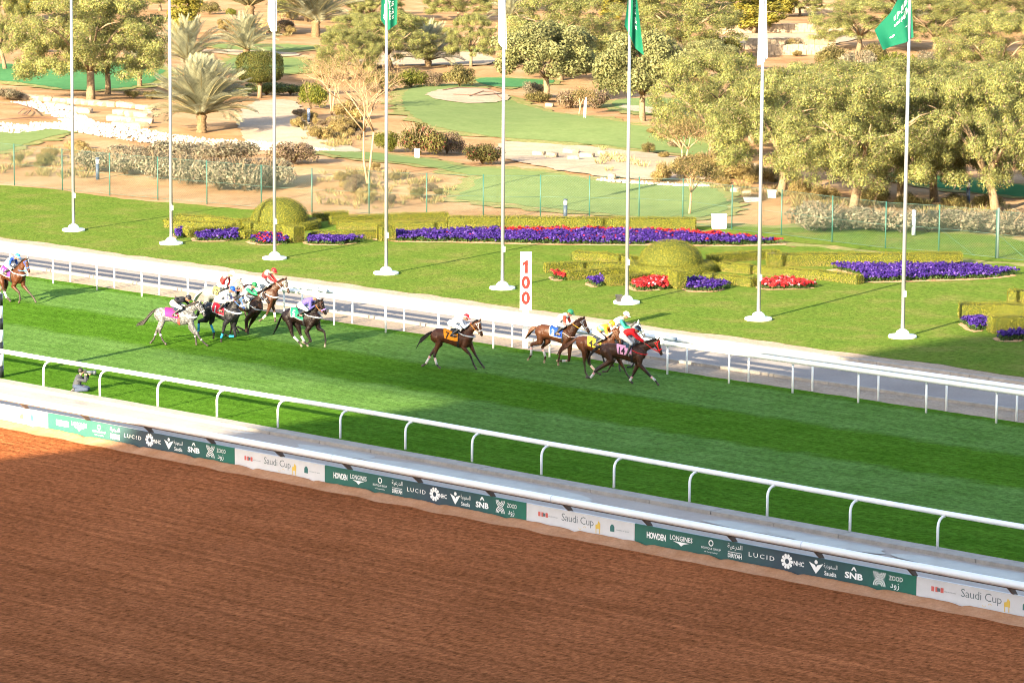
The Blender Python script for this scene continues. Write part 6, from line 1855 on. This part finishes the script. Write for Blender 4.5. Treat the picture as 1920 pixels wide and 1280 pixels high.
hedge_bar([(1800, 600), (1860, 600), (1960, 602)], 'clipped hedge bar reaching in from the right edge, behind the purple flowers', h=.75, w=.9, group='right edge hedges')
hedge_bar([(1860, 624), (1900, 622), (1960, 622)], 'clipped hedge block at the right edge, nearest the road', h=.7, w=.9, group='right edge hedges')
hedge_bar([(1890, 568), (1960, 570)], 'clipped hedge bar at the right edge, farthest from the road', h=.6, w=.8, group='right edge hedges')

SOIL = ground_mat('bed_soil', [(.3, (.33, .20, .11)), (.7, (.42, .27, .16))], 1.5, bump=.5, bscale=12, bdist=.03, fine=(6, .2))
PURPLE, RED, PINK = (.028, .010, .125), (.26, .013, .016), (.34, .18, .22)
def flowers(px, cols, label_name='flower_bed', h=.30, dens=75, soil=True, redback=False):
    hk[0] += 1; rg = np.random.default_rng(300 + hk[0])
    poly = np.array([G(*q)[:2] for q in px])
    if soil:
        ctr = poly.mean(0); patch('bed_soil', None, SOIL, .028, d=.6, grid=2, jit=.08, world=ctr + (poly - ctr) * 1.10 - (0, .25), sm=1)
    lo, hi = poly.min(0), poly.max(0)
    A_ = (hi - lo).prod(); C = rg.uniform(lo, hi, (int(A_ * dens), 2)); C = C[inside(C, poly)]
    n = len(C)
    if n == 0: return
    z = h * (.55 + .45 * rg.random(n)) + .06 * np.sin(C[:, 0] * 3) * np.cos(C[:, 1] * 2.3)
    m = 6
    D = rg.normal(size=(n, m, 3)); D[:, :, 2] = np.abs(D[:, :, 2]) + .5; D /= np.linalg.norm(D, axis=2, keepdims=True)
    P = np.concatenate([C, z[:, None]], 1)[:, None, :] + D * .055
    names = list(cols); pr = np.array([cols[k] for k in names], float); pr /= pr.sum()
    base = np.array([{'p': PURPLE, 'r': RED, 'w': PINK, 'l': (.09, .045, .24)}[k] for k in names])
    pick = rg.choice(len(names), n, p=pr)
    if redback:
        w_ = (C[:, 1] - lo[1]) / (hi[1] - lo[1] + 1e-6)
        nz = np.sin(C[:, 0] * .9) + np.sin(C[:, 0] * .37 + 1)
        # the red plants stand in a ragged row at the back
        d_ = np.array([min(np.hypot(*(c - q)) for q in redback) for c in C])
        pick = np.where((d_ < .75 + .25 * nz) & (rg.random(n) < .85), names.index('r'), pick)
    cc = base[pick][:, None, :] * rg.normal(1, .22, (n, m, 1)).clip(.5, 1.6)
    o = link(label_name, cards(label_name, P.reshape(-1, 3), D.reshape(-1, 3) + rg.normal(size=(n * m, 3)) * .35, .105, .95, cc.reshape(-1, 3), PETAL, None, .1, rg))
    struct(o, 'stuff')
    k = n * 7
    i = rg.integers(0, n, k); P = np.concatenate([C[i] + rg.normal(size=(k, 2)) * .07, (z[i] * rg.uniform(.05, .9, k))[:, None]], 1)
    o = link('flower_leaves', cards('flower_leaves', P, rg.normal(size=(k, 3)) + (0, 0, .6), .11, .45, pal(k, (.045, .085, .022), .3, None, 0, rg), LEAF, None, .1, rg))
    struct(o, 'stuff')
def back_row(px): 
    q = [G(*p)[:2] for p in px]; out = []
    for a, b in zip(q[:-1], q[1:]):
        for i in range(14): out.append(a + (b - a) * i / 14)
    return out
P_ = dict(p=.9, l=.1)
flowers([(742, 441), (900, 437), (1150, 436), (1310, 442), (1400, 450), (1468, 458), (1380, 461), (1250, 460), (1050, 459), (900, 455), (745, 453)], dict(p=.86, r=.02, l=.12), redback=back_row([(960, 439), (1100, 437), (1200, 437), (1300, 441), (1420, 452), (1472, 457)]))
flowers([(365, 446), (400, 441), (446, 438), (446, 452), (370, 453)], P_)
flowers([(470, 452), (500, 446), (540, 446), (540, 459), (480, 459)], dict(p=.7, r=.3))
flowers([(577, 450), (600, 446), (685, 454), (640, 460), (578, 459)], P_)
flowers([(328, 440), (340, 436), (341, 447), (330, 449)], P_)
flowers([(1185, 531), (1215, 526), (1253, 530), (1253, 543), (1200, 546), (1184, 541)], dict(r=.9, w=.1))
flowers([(1287, 532), (1320, 530), (1372, 541), (1340, 548), (1288, 546)], P_)
flowers([(1425, 533), (1470, 528), (1535, 539), (1500, 543), (1428, 543)], dict(r=.88, w=.12))
flowers([(1100, 532), (1125, 524), (1135, 533), (1120, 539)], P_)
flowers([(1034, 519), (1060, 519), (1062, 526), (1040, 526)], dict(r=1))
flowers([(1560, 504), (1700, 503), (1800, 503), (1912, 515), (1850, 523), (1760, 526), (1620, 530), (1612, 517)], dict(p=.84, l=.16))
flowers([(1800, 604), (1850, 604), (1856, 620), (1825, 622)], P_)
flowers([(1868, 632), (1930, 628), (1930, 640), (1880, 640)], P_)
flowers([(1440, 488), (1478, 487), (1478, 491), (1440, 492)], P_, soil=False)

# ------------------------------------------------------------------ chain-link fence
def fence():
    post_px = [(-62, 336), (27, 347), (117, 357), (206, 366), (296, 374), (388, 382), (490, 391), (585, 398), (692, 402), (800, 408), (906, 411), (1013, 412), (1105, 413), (1198, 415), (1280, 418), (1372, 432), (1465, 442), (1560, 455), (1660, 467), (1760, 474), (1867, 485), (1975, 497)]
    P = [G(*p) for p in post_px]
    t = thing('chain_link_fence', 'green chain-link fence on slim posts between the lawn and the park', 'fence', (0, 0, 0))
    Hf = 2.45
    pm = MB().tube([(0, 0, -.1), (0, 0, Hf)], .033, 8).mesh('fence_post', [GREEN_STEEL])
    for p in P: link('post', pm, t, (p[0], p[1], 0))
    big = MB().tube([(0, 0, -.1), (0, 0, Hf + .1)], .06, 8).mesh('fence_post', [mat('faded_fence_post', (.14, .20, .18), .6, .3)])
    link('post', big, t, (P[20][0] + .09, P[20][1] + .02, 0))
    net = MB(); wires = MB()
    for a, b in zip(P[:-1], P[1:]):
        a = Vector((a[0], a[1], 0)); b = Vector((b[0], b[1], 0)); L = (b - a).length; d = (b - a) / L
        for z in (.08, 1.25, Hf - .05): wires.tube([a + Vector((0, 0, z)), b + Vector((0, 0, z))], .009, 4)
        s = -Hf
        while s < L:
            for sg in (1, -1):
                u0, u1 = (s, s + Hf) if sg == 1 else (s + Hf, s)
                z0, z1 = 0.05, Hf - .05
                # clip to the bay
                def clip(u0, z0, u1, z1):
                    if u0 > u1: return tuple(reversed(clip(u1, z1, u0, z0)))
                    k = (z1 - z0) / (u1 - u0)
                    if u0 < 0: z0 += k * (0 - u0); u0 = 0
                    if u1 > L: z1 -= k * (u1 - L); u1 = L
                    return ((u0, z0), (u1, z1))
                (ua, za), (ub, zb) = clip(u0, z0, u1, z1)
                if abs(ua - ub) > .02: net.tube([a + d * ua + Vector((0, 0, za)), a + d * ub + Vector((0, 0, zb))], .0034, 3, cap=False)
            s += .15
    MESHG = mat('green_wire', (.05, .10, .08), .5, .3)
    o = net.build('wire_mesh', MESHG, t); o['kind'] = 'stuff'
    wires.build('line_wire', MESHG, t)
    br = MB()
    for i, j in ((20, 19), (20, 21)):
        a, b = P[i], P[j]; e = a * .35 + b * .65 if j == 19 else a * .4 + b * .6
        br = MB().tube([(a[0], a[1], 1.3) if j == 21 else (b[0], b[1], 1.25), (e[0] if j == 21 else (a[0] * .65 + b[0] * .35), e[1] if j == 21 else (a[1] * .65 + b[1] * .35), .0)], .009, 6)
        br.build('brace', GREEN_STEEL, t)
fence()

# ------------------------------------------------------------------ lamps, boxes, stones
def bollard(px, py, h, dark, label):
    p = G(px, py); t = thing('bollard_light', label, 'bollard light', p, 0, 'bollard lights of the park')
    m = mat('bollard_navy', (.03, .045, .08), .5, .4) if dark else mat('bollard_grey', (.30, .34, .38), .5, .4)
    r = .11
    MB().lathe([(r, -.05), (r, h * .72)], 14).build('post', m, t)
    MB().lathe([(r * .9, h * .72), (r * .9, h * .92)], 14).build('lens', WHITE, t)
    MB().lathe([(r * 1.05, h * .92), (r * 1.05, h), (.02, h + .02)], 14).build('cap', m, t)
bollard(183, 336, 1.3, True, 'dark bollard light with a white band behind the left fence')
bollard(1060, 411, 1.1, True, 'dark bollard light behind the long hedge')
bollard(1713, 442, 1.35, False, 'grey bollard light among the pale bushes by the right flagpole')
bollard(1815, 386, 1.45, True, 'navy bollard light in the shade under the right trees')
bollard(579, 230, 1.0, True, 'small bollard light beside the green bush on the path')
def box_thing(px, py, w, d, h, m, name, label, cat, rz=.78):
    p = G(px, py); t = thing(name, label, cat, p, rz)
    MB().box(-w / 2, w / 2, -d / 2, d / 2, -.05, h).build('case', m, t)
    MB().box(-w / 2 - .03, w / 2 + .03, -d / 2 - .03, d / 2 + .03, h + .002, h + .06).build('lid', m, t)
    MB().box(-.03, .03, -d / 2 - .02, -d / 2 - .002, .08, h * .9).build('door_strip', SLV, t)
box_thing(1348, 429, .75, .55, .72, WHITE_ROUGH, 'utility_box', 'white utility box behind the fence at the end of the long hedge', 'utility box')
box_thing(1411, 376, .95, .6, .10, WHITE_ROUGH, 'cover_slab', 'flat white cover slab on the sand behind the right fence', 'slab')
box_thing(1447, 369, .45, .4, .32, mat('pale_green_box', (.40, .52, .45), .6, .3), 'utility_box', 'small pale green box at the foot of the straight acacia trunk', 'utility box')
box_thing(782, 296, .3, .3, .5, WHITE_ROUGH, 'utility_box', 'little white box under the reddish green bush', 'utility box')

def rock_mesh(seed, sx, sy, sz):
    rd = random.Random(seed); bm = bmesh.new(); bmesh.ops.create_icosphere(bm, subdivisions=2, radius=1)
    for v in bm.verts:
        c = v.co; q = Vector((math.copysign(abs(c.x) ** .55, c.x), math.copysign(abs(c.y) ** .55, c.y), math.copysign(abs(c.z) ** .5, c.z)))
        k = 1 + .16 * noise.noise(c * 1.7 + Vector((seed, 0, 0)))
        v.co = Vector((q.x * sx, q.y * sy, q.z * sz)) * k * .8
    me = bpy.data.meshes.new('rock'); bm.to_mesh(me); bm.free(); me.materials.append(STONE)
    return me
RK = [rock_mesh(i, .62, .45, .30) for i in range(4)]
def rocks(lst, label, group, cat='rock', k=1.0):
    for i, (px, py, s) in enumerate(lst):
        p = G(px, py); o = link('rock', RK[i % 4], None, (p[0], p[1], p[2] + .12), random.uniform(0, 6)); o.scale = (s * k, s * k, s * k)
        tag(o, label, cat, group)
st = []
for r, (x0, x1, y0, y1, n) in enumerate([(30, 95, 184, 190, 5), (100, 215, 190, 200, 8), (85, 165, 197, 213, 6), (220, 290, 199, 207, 6), (215, 282, 212, 221, 6), (205, 280, 225, 231, 6), (212, 272, 236, 240, 5), (240, 285, 218, 216, 3)]):
    st = []
    for i in range(n): st.append((x0 + (x1 - x0) * (i + .5) / n + random.uniform(-2, 2), y0 + (y1 - y0) * (i + .5) / n, random.uniform(.8, 1.15)))
    rocks(st, 'pale limestone block in the ' + ['top left row', 'long top row beside the first flagpole', 'lower row left of the first flagpole', 'top step on the right', 'second step on the right', 'third step on the right', 'lowest step on the right', 'short row between the upper steps'][r] + ' below the left acacia', 'stone row %s of the steps below the left acacia' % 'abcdefgh'[r])
for q_, w_ in zip([(1010, 292, .9), (1035, 296, 1.1), (1070, 288, 1.2), (1100, 296, 1.0), (1128, 291, .8), (1075, 300, .8), (1147, 334, .7), (1030, 200, .7), (1380, 360, .7), (1400, 366, .6)],
                 ['leftmost of the rocks on the white sand strip', 'second from the left on the white sand strip', 'farthest one in the middle of the white sand strip', 'right of the middle of the white sand strip', 'rightmost of the rocks on the white sand strip', 'nearest one in the middle of the white sand strip',
                  'alone on the edge of the near golf lawn', 'at the foot of the big round tree', 'left one beside the flat cover slab', 'right one beside the flat cover slab']):
    rocks([q_], 'pale flat rock, ' + w_, 'flat rocks beside the golf lawn')

def terrace(px0, px1, n, label):
    a, b = G(*px0), G(*px1); L = float(np.hypot(*(b - a)[:2])); ang = math.atan2(b[1] - a[1], b[0] - a[0])
    t = thing('terrace_wall', label, 'wall', a, ang, 'stone terrace walls')
    pro = [MB().box(.02, L / n - .02, -.3, .3, -.1, .42 + .05 * k).mesh('stone', [STONE]) for k in range(3)]
    for r in range(2):
        for i in range(n):
            o = link('stone', pro[random.randrange(3)], t, (i * L / n + (L / n * .5 if r else 0), random.uniform(-.05, .05), r * .47 - .02 * r))
for i, (a, b, n) in enumerate([((1335, 30), (1560, 24), 20), ((1340, 64), (1600, 58), 22), ((1395, 92), (1560, 86), 16), ((1420, 103), (1560, 100), 14)]):
    terrace(a, b, n, 'low stone terrace wall, ' + ['topmost of the four', 'second from the top of the four', 'third from the top of the four', 'lowest of the four'][i] + ' on the right slope')

# white pebble borders
def pebbles(px, w, n, seed):
    rg = np.random.default_rng(seed); q = np.array([G(*p)[:2] for p in px]); mb = MB()
    seg = np.linalg.norm(np.diff(q, axis=0), axis=1); cum = np.concatenate([[0], seg.cumsum()])
    mesh_v = []; mesh_f = []
    for k in range(n):
        s = rg.uniform(0, cum[-1]); i = min(int(np.searchsorted(cum, s) - 1), len(seg) - 1); i = max(i, 0); f = (s - cum[i]) / seg[i]
        d = (q[i + 1] - q[i]) / seg[i]; c = q[i] * (1 - f) + q[i + 1] * f + np.array([-d[1], d[0]]) * rg.uniform(-w / 2, w / 2)
        z = float(hgt(c[0], c[1])); r = rg.uniform(.07, .16)
        j = rg.uniform(.75, 1.25, (6, 3))
        base = np.array([(1, 0, 0), (0, 1, 0), (-1, 0, 0), (0, -1, 0), (0, 0, .8), (0, 0, -.5)]) * j * r
        mb.add(base + np.array([c[0], c[1], z + r * .35]), [(0, 1, 4), (1, 2, 4), (2, 3, 4), (3, 0, 4), (1, 0, 5), (2, 1, 5), (3, 2, 5), (0, 3, 5)])
    struct(mb.build('pebble_border', mat('white_pebbles', (.33, .285, .235), .9, .2, var=.15, vscale=5)), 'stuff')
pebbles([(-20, 247), (60, 237), (130, 236), (190, 243), (260, 256), (330, 266), (420, 272), (500, 277)], 4.6, 3200, 1)
pebbles([(45, 192), (90, 204), (130, 220), (165, 238)], 2.2, 900, 2)
pebbles([(380, 270), (520, 280), (600, 284)], 2.5, 700, 3)
pebbles([(1120, 338), (1200, 345), (1330, 350)], .8, 260, 4)
# irrigation pipes lying in loops on the bare mounds
def pipe(pts, nm='irrigation_pipe'):
    m = mat('dark_pipe', (.10, .055, .04), .7, .3); mb = MB()
    q = [G(*p) for p in pts]; mb.tube([(p[0], p[1], float(hgt(p[0], p[1])) + .13) for p in q], .035, 5)
    return mb.build(nm, m)
for i, pts in enumerate([[(0, 196), (30, 197), (60, 206), (72, 218)], [(34, 216), (44, 208), (58, 210), (50, 219), (34, 217)], [(0, 228), (50, 224), (100, 224), (140, 226)], [(830, 172), (860, 167), (910, 169), (945, 178), (900, 182), (850, 180)], [(880, 183), (905, 174), (925, 176), (940, 188)]]):
    tag(pipe(pts), ['dark irrigation pipe curving over the bare ground at the left edge', 'small loop of dark irrigation pipe at the left edge', 'dark irrigation pipe running along the bare ground at the left edge', 'loop of dark irrigation pipe on the sand bunker', 'short crossing irrigation pipe on the sand bunker'][i], 'pipe')
# white stakes on the golf lawn edge
p = G(1096, 222)
t = thing('hoop_marker', 'thin white hoop of two stakes at the edge of the golf lawn', 'stakes', p)
MB().tube([(-.25, .2, -.1), (-.2, .2, 1.0), (0, 0, 1.25)], .04, 6).build('stake', WHITE_ROUGH, t)
MB().tube([(.1, 0, -.1), (.12, 0, 1.5)], .045, 6).build('stake', WHITE_ROUGH, t)
